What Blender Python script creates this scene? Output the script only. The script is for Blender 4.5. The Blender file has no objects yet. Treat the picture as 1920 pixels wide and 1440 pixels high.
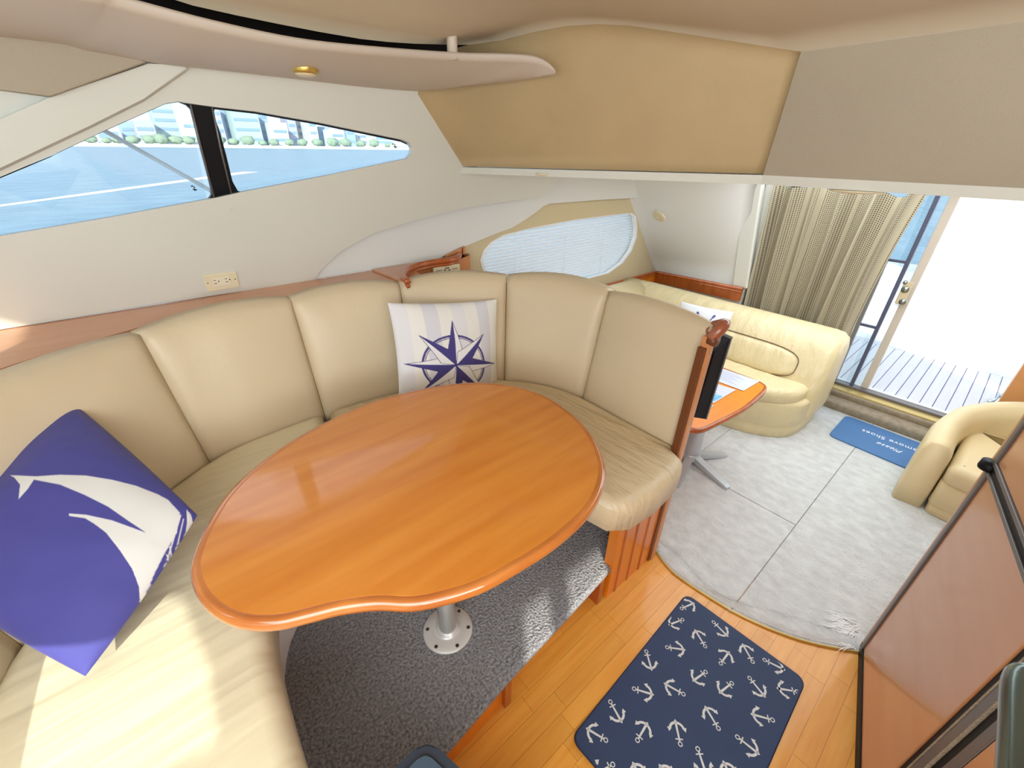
import bpy, bmesh, math, random
from mathutils import Vector, Matrix
random.seed(7)
V = Vector
sc = bpy.context.scene
COL = sc.collection

# ------------------------------------------------------------------ camera
F, PITCH, ROLL, YAW, EYE = 800.0, math.radians(29), math.radians(-1), math.radians(41), 1.75
fwd = V((math.sin(YAW)*math.cos(PITCH), math.cos(YAW)*math.cos(PITCH), -math.sin(PITCH)))
rt0 = V((math.cos(YAW), -math.sin(YAW), 0)); dn0 = fwd.cross(rt0)
cr, sr = math.cos(ROLL), math.sin(ROLL)
right = cr*rt0 + sr*dn0; down = -sr*rt0 + cr*dn0
cam = bpy.data.cameras.new('camera'); camo = bpy.data.objects.new('camera', cam); COL.objects.link(camo)
m = Matrix((right, -down, -fwd)).transposed().to_4x4(); m.translation = V((0, 0, EYE)); camo.matrix_world = m
cam.sensor_width = 36; cam.lens = F/1920*36; cam.clip_start = 0.03; cam.clip_end = 3000
sc.camera = camo

# ------------------------------------------------------------------ light
sc.view_settings.view_transform = 'Standard'; sc.view_settings.look = 'None'
sc.view_settings.exposure = -0.06; sc.view_settings.gamma = 1.0; sc.view_settings.use_curve_mapping = False
w = bpy.data.worlds.new('sky'); sc.world = w; w.use_nodes = True
nt = w.node_tree; nt.nodes.clear()
o_ = nt.nodes.new('ShaderNodeOutputWorld'); bg = nt.nodes.new('ShaderNodeBackground')
tc = nt.nodes.new('ShaderNodeTexCoord'); sx = nt.nodes.new('ShaderNodeSeparateXYZ'); rp = nt.nodes.new('ShaderNodeValToRGB')
rp.color_ramp.elements[0].position = 0.0; rp.color_ramp.elements[0].color = (.80, .88, .97, 1)
rp.color_ramp.elements[1].position = 1.0; rp.color_ramp.elements[1].color = (.62, .76, 1, 1)
nt.links.new(tc.outputs['Generated'], sx.inputs[0]); nt.links.new(sx.outputs[2], rp.inputs[0])
nt.links.new(rp.outputs[0], bg.inputs[0]); bg.inputs[1].default_value = 1.7; nt.links.new(bg.outputs[0], o_.inputs[0])

def area(name, loc, dirv, sx_, sy_, power, col=(1, 1, 1)):
    l = bpy.data.lights.new(name, 'AREA'); l.shape = 'RECTANGLE'; l.size = sx_; l.size_y = sy_
    l.energy = power; l.color = col
    o = bpy.data.objects.new(name, l); COL.objects.link(o); o.location = loc
    o.rotation_euler = V(dirv).to_track_quat('-Z', 'Y').to_euler(); return o
SUN = V((.45, .65, -.37)).normalized()
sl = bpy.data.lights.new('sun', 'SUN'); sl.energy = 7.0; sl.angle = math.radians(.7); sl.color = (1, .95, .84)
so = bpy.data.objects.new('sun', sl); COL.objects.link(so); so.rotation_euler = SUN.to_track_quat('-Z', 'Y').to_euler(); so.location = (-6, -8, 8)
area('windshield_daylight', (-.95, .1, 1.62), (1, .25, -.25), 2.4, .8, 38, (.86, .94, 1))
area('starboard_fill', (.0, -1.38, 1.55), (.15, 1, -.1), 1.9, .7, 40, (.90, .96, 1))  # added fill panel; no window this size is cut behind it
area('galley_fill', (-.35, -.4, 2.08), (0.1, 0.1, -1), 1.2, 1.2, 18, (.92, .96, 1))  # unseen overhead fill added to brighten the galley
area('salon_fill', (2.9, .5, 1.70), (0, 0, -1), 1.6, 1.8, 34, (.86, .94, 1))  # unseen fill added under the salon ceiling, hidden by the header

# ------------------------------------------------------------------ pixel rays on real planes
C0 = V((0, 0, EYE))
def ray(px, py): return right*((px-960)/F) + down*((py-720)/F) + fwd
def pz(px, py, z): d = ray(px, py); return C0 + d*((z-EYE)/d.z)
def pxx(px, py, x): d = ray(px, py); return C0 + d*(x/d.x)
def pyy(px, py, y): d = ray(px, py); return C0 + d*(y/d.y)
def pl(px, py, p0, n): d = ray(px, py); n = V(n); return C0 + d*(n.dot(V(p0)-C0)/n.dot(d))

# ------------------------------------------------------------------ materials
def srgb(c):
    f = lambda v: v/12.92 if v <= .04045 else ((v+.055)/1.055)**2.4
    return tuple(f(v/255) for v in c)+(1,)
def mat(name, col, rough=.5, metal=0, var=.0, vscale=6, bump=0, bscale=60, stretch=None, spec=.5, coat=0, col2=None, rnd=0, sheen=0, trans=0, detail=4, coords='Object', bdist=.01):
    m = bpy.data.materials.new(name); m.use_nodes = True; n = m.node_tree; b = n.nodes['Principled BSDF']
    b.inputs['Roughness'].default_value = rough; b.inputs['Metallic'].default_value = metal
    b.inputs['Specular IOR Level'].default_value = spec; b.inputs['Coat Weight'].default_value = coat; b.inputs['Coat Roughness'].default_value = .08
    if sheen: b.inputs['Sheen Weight'].default_value = sheen
    c = srgb(col); t = n.nodes.new('ShaderNodeTexCoord'); mp = n.nodes.new('ShaderNodeMapping')
    n.links.new(t.outputs[coords], mp.inputs[0])
    if stretch: mp.inputs['Scale'].default_value = stretch
    src = None
    if var or col2:
        nz = n.nodes.new('ShaderNodeTexNoise'); nz.inputs['Scale'].default_value = vscale; nz.inputs['Detail'].default_value = detail
        n.links.new(mp.outputs[0], nz.inputs[0])
        r = n.nodes.new('ShaderNodeValToRGB'); r.color_ramp.elements[0].position = .3; r.color_ramp.elements[1].position = .7
        c2 = srgb(col2) if col2 else tuple(min(1, v*(1+var)) for v in c[:3])+(1,)
        r.color_ramp.elements[0].color = c2 if col2 else tuple(v*(1-var) for v in c[:3])+(1,); r.color_ramp.elements[1].color = c if col2 else c2
        n.links.new(nz.outputs[0], r.inputs[0]); src = r.outputs[0]
    if rnd:
        oi = n.nodes.new('ShaderNodeObjectInfo'); hs = n.nodes.new('ShaderNodeHueSaturation')
        mr = n.nodes.new('ShaderNodeMapRange'); mr.inputs[3].default_value = 1-rnd; mr.inputs[4].default_value = 1+rnd
        n.links.new(oi.outputs['Random'], mr.inputs[0]); n.links.new(mr.outputs[0], hs.inputs['Value'])
        if src: n.links.new(src, hs.inputs['Color'])
        else: hs.inputs['Color'].default_value = c
        src = hs.outputs[0]
    if src: n.links.new(src, b.inputs['Base Color'])
    else: b.inputs['Base Color'].default_value = c
    if bump:
        nb = n.nodes.new('ShaderNodeTexNoise'); nb.inputs['Scale'].default_value = bscale; nb.inputs['Detail'].default_value = 3
        n.links.new(mp.outputs[0], nb.inputs[0])
        bp = n.nodes.new('ShaderNodeBump'); bp.inputs['Strength'].default_value = bump; bp.inputs['Distance'].default_value = bdist
        n.links.new(nb.outputs[0], bp.inputs['Height']); n.links.new(bp.outputs[0], b.inputs['Normal'])
    return m
M = {}
M['wall'] = mat('cream_wall', (216, 216, 206), .55, var=.02, vscale=2)
M['wall2'] = mat('white_moulding', (226, 226, 222), .5)
M['tanwall'] = mat('tan_fabric_wall', (214, 199, 162), .85, bump=.2, bscale=300)
M['header'] = mat('tan_vinyl_header', (184, 160, 118), .7, var=.03, vscale=5, bump=.15, bscale=250)
M['header2'] = mat('taupe_vinyl_header', (170, 158, 138), .7, var=.02, vscale=4, bump=.15, bscale=250)
M['ceiling'] = mat('beige_headliner', (198, 184, 158), .75, var=.02, vscale=3)
M['valance'] = mat('rosy_beige_moulding', (204, 190, 174), .5)
M['dark'] = mat('dark_gap_shade', (40, 32, 28), .9)  # paints the shade of the recess above the valance into the colour
M['black'] = mat('black_frame', (14, 17, 22), .5, spec=.25)
M['leather'] = mat('beige_leather', (216, 198, 166), .42, var=.03, vscale=3, bump=.12, bscale=14, bdist=.02)
M['seat'] = mat('pale_cream_leather', (228, 216, 184), .4, var=.02, vscale=3, bump=.28, bscale=1.6, stretch=(.7, 5.5, 1), bdist=.05, detail=1)
M['seat2'] = mat('wrinkled_beige_leather', (218, 200, 164), .38, var=.03, vscale=3, bump=.6, bscale=3, stretch=(6, 1.6, 2), bdist=.04)
M['piping'] = mat('seam_shadow_brown', (110, 84, 52), .7)
M['sofa'] = mat('butter_yellow_leather', (228, 212, 168), .38, var=.03, vscale=3, bump=.6, bscale=6, stretch=(1, 2.2, 1), bdist=.035)
M['table'] = mat('varnished_cherry', (222, 144, 56), .3, stretch=(1, 9, 9), vscale=2.2, col2=(206, 122, 38), coat=.8, bump=.02, bscale=8, detail=8)
M['tabedge'] = mat('cherry_edge', (208, 130, 60), .2, stretch=(2, 2, 8), vscale=3, col2=(182, 102, 42), coat=1)
M['cherry'] = mat('cherry_wood', (214, 146, 92), .35, stretch=(6, 6, .8), vscale=3, col2=(200, 128, 74), coat=.3)
M['cherryh'] = mat('cherry_trim', (190, 100, 42), .3, stretch=(6, 6, 2), vscale=4, col2=(164, 80, 30), coat=.4)
M['darkwood'] = mat('brown_wood_groove', (112, 62, 30), .4)
M['ledge'] = mat('pinkish_cherry_ledge', (214, 156, 118), .35, stretch=(1, 6, 1), vscale=3, col2=(206, 146, 106), coat=.3)
M['plank'] = mat('honey_floor_plank', (236, 170, 74), .38, stretch=(1.2, 12, 1), vscale=3, col2=(226, 152, 54), rnd=.06, coat=.25, bump=.03, bscale=10)
M['riser'] = mat('orange_wood_riser', (236, 140, 30), .35, stretch=(5, 5, 1), vscale=3, col2=(222, 120, 20), coat=.3)
M['carpet'] = mat('light_grey_carpet', (222, 225, 224), .95, vscale=14, col2=(202, 203, 202), stretch=(1.6, 1, 1), bump=1, bscale=60, sheen=.2, detail=8)
M['dcarpet'] = mat('shaded_cut_pile_carpet', (178, 180, 184), .95, vscale=110, col2=(104, 105, 110), bump=1, bscale=110, sheen=.2, bdist=.02)  # same carpet type as the salon, shade put into the darker colour
M['stepcarpet'] = mat('taupe_step_carpet', (182, 166, 142), .95, vscale=30, col2=(160, 146, 124), bump=.8, bscale=150)
M['brass'] = mat('brass_sill', (206, 180, 110), .35, .5)
M['alu'] = mat('brushed_aluminium', (222, 224, 222), .35, .3, var=.03, vscale=3, stretch=(1, 1, 30))
M['silverpaint'] = mat('silver_grey_paint', (196, 202, 208), .4, .3)
M['steel'] = mat('polished_steel', (190, 200, 200), .15, 1)
M['greymetal'] = mat('grey_metal_trim', (120, 116, 116), .4, .4)
M['screw'] = mat('dark_screw', (90, 88, 84), .4, .8)
M['fridge'] = mat('fridge_wood_panel', (216, 156, 110), .35, stretch=(1, 1, 5), vscale=1.5, col2=(208, 140, 90), coat=.6)
M['plastic'] = mat('ivory_plastic', (232, 222, 190), .4)
M['ivory2'] = mat('ivory_receptacle', (238, 232, 208), .35)
M['lamp'] = mat('cream_lamp_lens', (222, 205, 168), .3)
M['gold'] = mat('gold_bezel', (206, 172, 90), .3, .7)
M['blind'] = mat('white_blind_slat', (240, 244, 248), .5)
M['mat'] = mat('navy_foam_mat', (42, 62, 98), .6, var=.08, vscale=3, bump=.3, bscale=300)
M['matedge'] = mat('dark_navy_mat_edge', (28, 40, 78), .6)
M['anchor'] = mat('off_white_print', (216, 218, 216), .7)
M['bluemat'] = mat('sky_blue_mat', (78, 124, 176), .7, var=.04, vscale=5, bump=.2, bscale=300)
M['white'] = mat('white_gelcoat', (248, 248, 248), .4)
M['deck'] = mat('bleached_teak', (226, 226, 226), .7, var=.03, vscale=5, stretch=(1, 8, 1), rnd=.03)
M['caulk'] = mat('blue_grey_caulk', (120, 124, 168), .7)
M['jamb'] = mat('pale_orange_wood', (224, 160, 100), .4)
M['paper'] = mat('white_paper', (206, 210, 226), .6)
M['paperline'] = mat('grey_print', (120, 128, 160), .7)
M['navyink'] = mat('navy_ink', (46, 60, 110), .6)
M['brochblue'] = mat('brochure_blue', (70, 168, 222), .5, col2=(150, 210, 236), vscale=20)
M['tv'] = mat('black_tv', (26, 24, 28), .75, spec=.15)
M['bin'] = mat('black_rubber_rim', (42, 50, 62), .5)
M['bintop'] = mat('slate_bin_lid', (62, 78, 92), .3, var=.1, vscale=4)
M['rope'] = mat('light_grey_rod', (225, 232, 236), .4)
M['whiteline'] = mat('white_rail', (250, 250, 250), .4)
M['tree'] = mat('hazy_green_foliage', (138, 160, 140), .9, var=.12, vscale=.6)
M['navyfab'] = mat('navy_fabric', (52, 52, 120), .8)
M['water'] = mat('blue_water', (118, 152, 168), .35, vscale=.9, col2=(92, 130, 152), bump=.8, bscale=1.4, bdist=.25, stretch=(.5, 1, 1), detail=8)
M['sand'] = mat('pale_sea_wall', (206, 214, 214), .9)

def glassmat():
    m = bpy.data.materials.new('clear_glass'); m.use_nodes = True; n = m.node_tree; n.nodes.clear()
    o = n.nodes.new('ShaderNodeOutputMaterial'); mx = n.nodes.new('ShaderNodeMixShader'); t = n.nodes.new('ShaderNodeBsdfTransparent'); g = n.nodes.new('ShaderNodeBsdfGlossy')
    t.inputs[0].default_value = (.93, .97, .98, 1); g.inputs['Roughness'].default_value = .03; mx.inputs[0].default_value = .06
    n.links.new(t.outputs[0], mx.inputs[1]); n.links.new(g.outputs[0], mx.inputs[2]); n.links.new(mx.outputs[0], o.inputs[0]); return m
M['glass'] = glassmat()
def vcolmat(name, rough=.75):
    m = bpy.data.materials.new(name); m.use_nodes = True; n = m.node_tree; b = n.nodes['Principled BSDF']
    a = n.nodes.new('ShaderNodeVertexColor'); a.layer_name = 'print'; n.links.new(a.outputs[0], b.inputs['Base Color']); b.inputs['Roughness'].default_value = rough
    t = n.nodes.new('ShaderNodeTexCoord'); nb = n.nodes.new('ShaderNodeTexNoise'); nb.inputs['Scale'].default_value = 7; n.links.new(t.outputs['Object'], nb.inputs[0])
    bp = n.nodes.new('ShaderNodeBump'); bp.inputs['Strength'].default_value = .35; bp.inputs['Distance'].default_value = .03
    n.links.new(nb.outputs[0], bp.inputs['Height']); n.links.new(bp.outputs[0], b.inputs['Normal']); b.inputs['Sheen Weight'].default_value = .15
    return m
M['print'] = vcolmat('printed_pillow_fabric')
def curtainmat():
    m = bpy.data.materials.new('woven_curtain'); m.use_nodes = True; n = m.node_tree; b = n.nodes['Principled BSDF']; b.inputs['Roughness'].default_value = .9
    uv = n.nodes.new('ShaderNodeUVMap'); s = n.nodes.new('ShaderNodeSeparateXYZ'); n.links.new(uv.outputs[0], s.inputs[0])
    def mth(op, a, bb=None):
        q = n.nodes.new('ShaderNodeMath'); q.operation = op
        for i, v in enumerate((a, bb)):
            if v is None: continue
            if hasattr(v, 'links'): n.links.new(v, q.inputs[i])
            else: q.inputs[i].default_value = v
        return q.outputs[0]
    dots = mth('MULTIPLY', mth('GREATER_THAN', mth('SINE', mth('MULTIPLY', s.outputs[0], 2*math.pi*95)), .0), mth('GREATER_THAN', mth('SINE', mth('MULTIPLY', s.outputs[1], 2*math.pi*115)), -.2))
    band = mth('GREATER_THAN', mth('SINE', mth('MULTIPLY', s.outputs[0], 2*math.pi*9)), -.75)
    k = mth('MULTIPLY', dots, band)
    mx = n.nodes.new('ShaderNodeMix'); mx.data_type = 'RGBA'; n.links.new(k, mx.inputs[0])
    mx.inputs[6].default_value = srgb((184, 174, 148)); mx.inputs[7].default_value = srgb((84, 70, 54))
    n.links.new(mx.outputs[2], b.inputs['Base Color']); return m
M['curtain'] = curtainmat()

# ------------------------------------------------------------------ builders
OFF = {}
def tag(o, label=None, cat=None, group=None, kind=None):
    if label: o['label'] = label
    if cat: o['category'] = cat
    if group: o['group'] = group
    if kind: o['kind'] = kind
    return o
def empty(name, loc, label=None, cat=None, group=None, kind=None):
    o = bpy.data.objects.new(name, None); COL.objects.link(o); o.location = loc; o.empty_display_size = .05
    OFF[o.name] = V(loc); return tag(o, label, cat, group, kind)
def link(o, parent):
    COL.objects.link(o)
    if parent is not None:
        o.parent = parent
        off = OFF.get(parent.name, V((0, 0, 0)))
        if off.length: o.matrix_parent_inverse = Matrix.Translation(-off)
    return o
def mesh(name, vs, fs, m, parent=None, smooth=False):
    me = bpy.data.meshes.new(name); me.from_pydata([tuple(v) for v in vs], [], fs); me.update()
    if m is not None: me.materials.append(m)
    if smooth: me.polygons.foreach_set('use_smooth', [True]*len(me.polygons))
    return link(bpy.data.objects.new(name, me), parent)
def frombm(name, bm, m, parent=None, smooth=False):
    me = bpy.data.meshes.new(name); bmesh.ops.recalc_face_normals(bm, faces=bm.faces); bm.to_mesh(me); bm.free()
    me.materials.append(m)
    if smooth: me.polygons.foreach_set('use_smooth', [True]*len(me.polygons))
    return link(bpy.data.objects.new(name, me), parent)
def box(name, lo, hi, m, parent=None, bev=0, seg=2, smooth=False):
    bm = bmesh.new(); bmesh.ops.create_cube(bm, size=1)
    lo, hi = V(lo), V(hi)
    for v in bm.verts: v.co = V([(lo[i]+hi[i])/2 + v.co[i]*(hi[i]-lo[i]) for i in range(3)])
    if bev: bmesh.ops.bevel(bm, geom=bm.edges[:], offset=bev, segments=seg, affect='EDGES', profile=.5)
    return frombm(name, bm, m, parent, smooth or bev > .01)
def prism(name, poly, z0, z1, m, parent=None, bev=0, smooth=False, seg=2):
    bm = bmesh.new(); n = len(poly)
    a = [bm.verts.new((p[0], p[1], z0)) for p in poly]; b = [bm.verts.new((p[0], p[1], z1)) for p in poly]
    bm.faces.new(a[::-1]); top = bm.faces.new(b)
    for i in range(n): bm.faces.new((a[i], a[(i+1) % n], b[(i+1) % n], b[i]))
    if bev: bmesh.ops.bevel(bm, geom=[e for e in bm.edges if abs(e.verts[0].co.z-e.verts[1].co.z) < 1e-6], offset=bev, segments=seg, affect='EDGES', profile=.5)
    return frombm(name, bm, m, parent, smooth)
def hull(name, quad, off, m, parent=None, bev=0):
    """solid from a planar loop of points pushed by the vector off"""
    bm = bmesh.new(); off = V(off); n = len(quad)
    a = [bm.verts.new(V(p)) for p in quad]; b = [bm.verts.new(V(p)+off) for p in quad]
    bm.faces.new(a[::-1]); bm.faces.new(b)
    for i in range(n): bm.faces.new((a[i], a[(i+1) % n], b[(i+1) % n], b[i]))
    if bev: bmesh.ops.bevel(bm, geom=bm.edges[:], offset=bev, segments=2, affect='EDGES', profile=.5)
    return frombm(name, bm, m, parent)
def holed(name, outer, holes, off, m, parent=None):
    bm = bmesh.new(); es = []
    for loop in [outer]+holes:
        vs = [bm.verts.new(V(p)) for p in loop]
        es += [bm.edges.new((vs[i], vs[(i+1) % len(vs)])) for i in range(len(vs))]
    bmesh.ops.triangle_fill(bm, use_beauty=True, use_dissolve=False, edges=es)
    r = bmesh.ops.extrude_face_region(bm, geom=bm.faces[:])
    bmesh.ops.translate(bm, verts=[g for g in r['geom'] if isinstance(g, bmesh.types.BMVert)], vec=V(off))
    return frombm(name, bm, m, parent)
def catmull(pts, n=8, closed=False):
    P = [V(p) for p in pts]; out = []; L = len(P)
    rng = range(L if closed else L-1)
    for i in rng:
        g = (lambda k: P[k % L]) if closed else (lambda k: P[max(0, min(L-1, k))])
        p0, p1, p2, p3 = g(i-1), g(i), g(i+1), g(i+2)
        for k in range(n):
            t = k/n
            out.append(.5*((2*p1)+(p2-p0)*t+(2*p0-5*p1+4*p2-p3)*t*t+(-p0+3*p1-3*p2+p3)*t**3))
    if not closed: out.append(P[-1])
    return out
def tube(name, pts, r, m, parent=None, n=10, flat=1.0, up=(0, 0, 1)):
    pts = [V(p) for p in pts]; vs = []; fs = []
    for i, p in enumerate(pts):
        d = (pts[min(i+1, len(pts)-1)]-pts[max(i-1, 0)]).normalized(); u = V(up)
        if abs(d.dot(u)) > .95: u = V((1, 0, 0))
        s = d.cross(u).normalized(); u2 = s.cross(d)
        rr = r[i] if isinstance(r, (list, tuple)) else r
        for k in range(n):
            a = 2*math.pi*k/n; vs.append(p + s*math.cos(a)*rr + u2*math.sin(a)*rr*flat)
    for i in range(len(pts)-1):
        for k in range(n):
            a = i*n+k; b = i*n+(k+1) % n; fs.append((a, b, b+n, a+n))
    fs.append(tuple(range(n))[::-1]); fs.append(tuple(range((len(pts)-1)*n, len(pts)*n)))
    return mesh(name, vs, fs, m, parent, True)
def cyl(name, c, r, h, m, parent=None, n=32, axis=(0, 0, 1), r2=None):
    c = V(c); a = V(axis).normalized(); return tube(name, [c, c+a*h], [r, r if r2 is None else r2], m, parent, n)
def lathe(name, c, prof, m, parent=None, n=32):
    vs = []; fs = []; c = V(c)
    for r, z in prof:
        for k in range(n): a = 2*math.pi*k/n; vs.append(c+V((math.cos(a)*r, math.sin(a)*r, z)))
    for i in range(len(prof)-1):
        for k in range(n): a = i*n+k; b = i*n+(k+1) % n; fs.append((a, b, b+n, a+n))
    fs.append(tuple(range(n))[::-1]); fs.append(tuple(range((len(prof)-1)*n, len(prof)*n)))
    return mesh(name, vs, fs, m, parent, True)
def sheet(name, rows, m, parent=None, thick=0, smooth=True):
    """surface through rows of points; thick pushes a second skin along the vector"""
    R, K = len(rows), len(rows[0]); vs = [V(p) for r in rows for p in r]; fs = []
    for i in range(R-1):
        for k in range(K-1): a = i*K+k; fs.append((a, a+1, a+K+1, a+K))
    if thick:
        t = V(thick); n0 = len(vs); vs += [v+t for v in vs[:n0]]
        fs += [tuple(n0+j for j in f)[::-1] for f in fs[:]]
        ring = list(range(K))+[i*K+K-1 for i in range(1, R)]+[(R-1)*K+k for k in range(K-2, -1, -1)]+[i*K for i in range(R-2, 0, -1)]
        for i in range(len(ring)): a, b = ring[i], ring[(i+1) % len(ring)]; fs.append((a, b, b+n0, a+n0))
    return mesh(name, vs, fs, m, parent, smooth)
def inset(poly, d):
    n = len(poly); A = sum(poly[i][0]*poly[(i+1) % n][1]-poly[(i+1) % n][0]*poly[i][1] for i in range(n)); s = 1 if A > 0 else -1
    out = []
    for i in range(n):
        p0, p1, p2 = V(poly[i-1][:2]), V(poly[i][:2]), V(poly[(i+1) % n][:2])
        e1 = (p1-p0).normalized(); e2 = (p2-p1).normalized()
        n1 = V((-e1.y, e1.x))*s; n2 = V((-e2.y, e2.x))*s; q = (n1+n2); q = q/max(.5, q.length)/max(.6, (q.normalized().dot(n1)))
        out.append(p1+q*d)
    return out
def puffy(name, poly, z0, z1, r, m, parent=None, crown=0, steps=6, rb=None):
    """upholstered slab: poly outline, rounded top and bottom rim, slight crown"""
    rings = []; rb = r*.5 if rb is None else rb
    for k in range(3): a = math.pi/2*k/3; rings.append((inset(poly, rb*(1-math.sin(a))), z0+rb*(1-math.cos(a))))
    for k in range(steps+1): a = math.pi/2*k/steps; rings.append((inset(poly, r*(1-math.cos(a))), z1-r*(1-math.sin(a))))
    vs = []; fs = []; n = len(poly)
    for pts, z in rings:
        for p in pts: vs.append((p[0], p[1], z))
    for i in range(len(rings)-1):
        for k in range(n): a = i*n+k; b = i*n+(k+1) % n; fs.append((a, b, b+n, a+n))
    bm = bmesh.new(); bv = [bm.verts.new(v) for v in vs]
    for f in fs: bm.faces.new([bv[i] for i in f])
    bm.faces.new(bv[:n][::-1]); top = bm.faces.new(bv[-n:])
    bmesh.ops.triangulate(bm, faces=[f for f in bm.faces if len(f.verts) > 4])
    return frombm(name, bm, m, parent, True)
def cushion(name, bot, top, out, th, bulge, dome, m, parent=None, nu=18, nv=14, drop=.0):
    """upright back cushion: bot(u), top(u) front-face curves, out(u) outward unit vector"""
    vs = []; fs = []
    for side in (0, 1):
        for j in range(nv+1):
            v = j/nv
            for i in range(nu+1):
                u = i/nu; U, W = 2*u-1, 2*v-1
                e = max(0, (1-abs(U)**5)*(1-abs(W)**5))**.4
                p = bot(u).lerp(top(u), v); p.z += dome*(1-U*U)*v
                o = out(u)
                if side == 0: q = p + o*(.024*(1-e)) - o*bulge*(1-U*U)*(1-W*W)
                else: q = p + o*(th-.024*(1-e))
                q.z -= (1-e)*.0
                vs.append(q)
    K = nu+1; N = K*(nv+1)
    for j in range(nv):
        for i in range(nu): a = j*K+i; fs.append((a, a+1, a+K+1, a+K)); fs.append((N+a, N+a+K, N+a+K+1, N+a+1))
    ring = list(range(K))+[i*K+K-1 for i in range(1, nv+1)]+[nv*K+k for k in range(K-2, -1, -1)]+[i*K for i in range(nv-1, 0, -1)]
    for i in range(len(ring)): a, b = ring[i], ring[(i+1) % len(ring)]; fs.append((a, N+a, N+b, b))
    return mesh(name, vs, fs, m, parent, True)
def grid_uv(poly_fn): pass
def struct(o, label=None): o['kind'] = 'structure'; return tag(o, label)
def rot_copy(src, name, loc, rotz, parent, scale=1):
    o = src.copy(); o.name = name; COL.objects.link(o); return o

#=STRUCTURE
# ------------------------------------------------------------------ outside world
sea = mesh('water', [(-1500, -1500, -1.25), (1500, -1500, -1.25), (1500, 1500, -1.25), (-1500, 1500, -1.25)], [(0, 1, 2, 3)], M['water']); struct(sea, 'pale blue rippled sea water all around the boat')
shore = box('shore', (-400, 348, -1.25), (900, 460, .4), M['sand']); struct(shore, 'low pale sea wall along the far shore')
ORD = ['first', 'second', 'third', 'fourth', 'fifth', 'sixth', 'seventh', 'eighth', 'ninth', 'tenth', 'eleventh', 'twelfth', 'thirteenth', 'fourteenth', 'fifteenth', 'sixteenth', 'seventeenth', 'eighteenth', 'nineteenth', 'twentieth', 'twenty-first', 'twenty-second']
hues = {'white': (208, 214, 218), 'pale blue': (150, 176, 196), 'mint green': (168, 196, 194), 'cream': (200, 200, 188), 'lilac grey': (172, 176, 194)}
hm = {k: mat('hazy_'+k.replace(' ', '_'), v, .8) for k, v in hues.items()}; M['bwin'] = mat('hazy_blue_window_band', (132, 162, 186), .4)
# (left px, right px, top px, hue)
blds = [(150, 185, 262, 'lilac grey'), (188, 232, 243, 'white'), (236, 262, 228, 'pale blue'), (264, 300, 226, 'lilac grey'), (302, 345, 192, 'mint green'), (352, 392, 214, 'white'),
        (404, 428, 196, 'lilac grey'), (432, 446, 190, 'pale blue'), (447, 496, 206, 'mint green'), (497, 512, 190, 'pale blue'), (516, 545, 230, 'white'), (547, 562, 206, 'lilac grey'), (563, 582, 198, 'cream'), (584, 600, 204, 'white'),
        (602, 622, 238, 'pale blue'), (624, 648, 243, 'white'), (652, 668, 232, 'pale blue'), (672, 700, 245, 'white'), (704, 738, 252, 'cream')]
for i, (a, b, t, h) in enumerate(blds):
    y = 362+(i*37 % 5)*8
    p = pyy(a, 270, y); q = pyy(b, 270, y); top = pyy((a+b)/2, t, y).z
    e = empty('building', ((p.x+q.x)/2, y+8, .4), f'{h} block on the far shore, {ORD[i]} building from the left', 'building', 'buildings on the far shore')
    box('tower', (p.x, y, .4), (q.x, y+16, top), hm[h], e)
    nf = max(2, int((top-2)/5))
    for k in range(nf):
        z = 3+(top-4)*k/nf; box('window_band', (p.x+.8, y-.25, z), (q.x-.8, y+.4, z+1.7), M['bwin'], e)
rt_ = random.Random(3)
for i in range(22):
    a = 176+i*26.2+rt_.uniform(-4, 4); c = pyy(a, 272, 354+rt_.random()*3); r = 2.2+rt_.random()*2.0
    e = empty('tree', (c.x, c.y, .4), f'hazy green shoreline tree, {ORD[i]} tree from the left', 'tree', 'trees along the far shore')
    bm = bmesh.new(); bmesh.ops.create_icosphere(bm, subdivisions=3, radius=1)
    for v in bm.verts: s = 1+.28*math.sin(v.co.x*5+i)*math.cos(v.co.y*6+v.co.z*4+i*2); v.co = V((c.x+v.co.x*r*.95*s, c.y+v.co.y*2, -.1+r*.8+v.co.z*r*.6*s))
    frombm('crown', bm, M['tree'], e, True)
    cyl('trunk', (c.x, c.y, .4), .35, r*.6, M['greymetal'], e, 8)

# ------------------------------------------------------------------ floor
fl = empty('floor', (0, 0, -.03), kind='structure'); fl['label'] = 'honey coloured plank floor of the galley'
box('underlay', (-2, -1.6, -.06), (1.75, 2.3, -.003), M['cherryh'], fl)
rp_ = random.Random(5)
pw = .064; j = 0; y = .70
while y > -.34:
    x = -.75 - rp_.random()*.3
    while x < 1.72:
        L = .28+rp_.random()*.22; x1 = min(x+L, 1.745)
        if x1-x > .04: box('plank', (x+.0004, y-pw+.0004, -.003), (x1-.0004, y-.0004, 0+rp_.random()*.0006), M['plank'], fl)
        x = x1+.0001
    y -= pw
curve = catmull([(1.53, .66, 0), (1.485, .56, 0), (1.467, .479, 0), (1.478, .327, 0), (1.507, .174, 0), (1.583, -.008, 0), (1.706, -.172, 0), (1.80, -.26, 0)], 6)
cf = empty('floor_carpet', (2.6, .3, 0), kind='structure'); cf['label'] = 'pale grey fitted carpet of the salon with hatch seams'
X1, X2, Y1 = 2.229, 2.925, .235
g = .0015
prism('carpet_panel', [(p.x, p.y) for p in curve]+[(1.82, -.8), (1.9, -1.5), (3.75, -1.5), (3.75, Y1-g), (X1, Y1-g), (1.50, Y1-g)][::1], .0, .010, M['carpet'], cf) if False else None
cv = [(p.x, p.y) for p in curve]
lowcv = [p for p in cv if p[1] < Y1-g]; upcv = [p for p in cv if p[1] > Y1+g]
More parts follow.
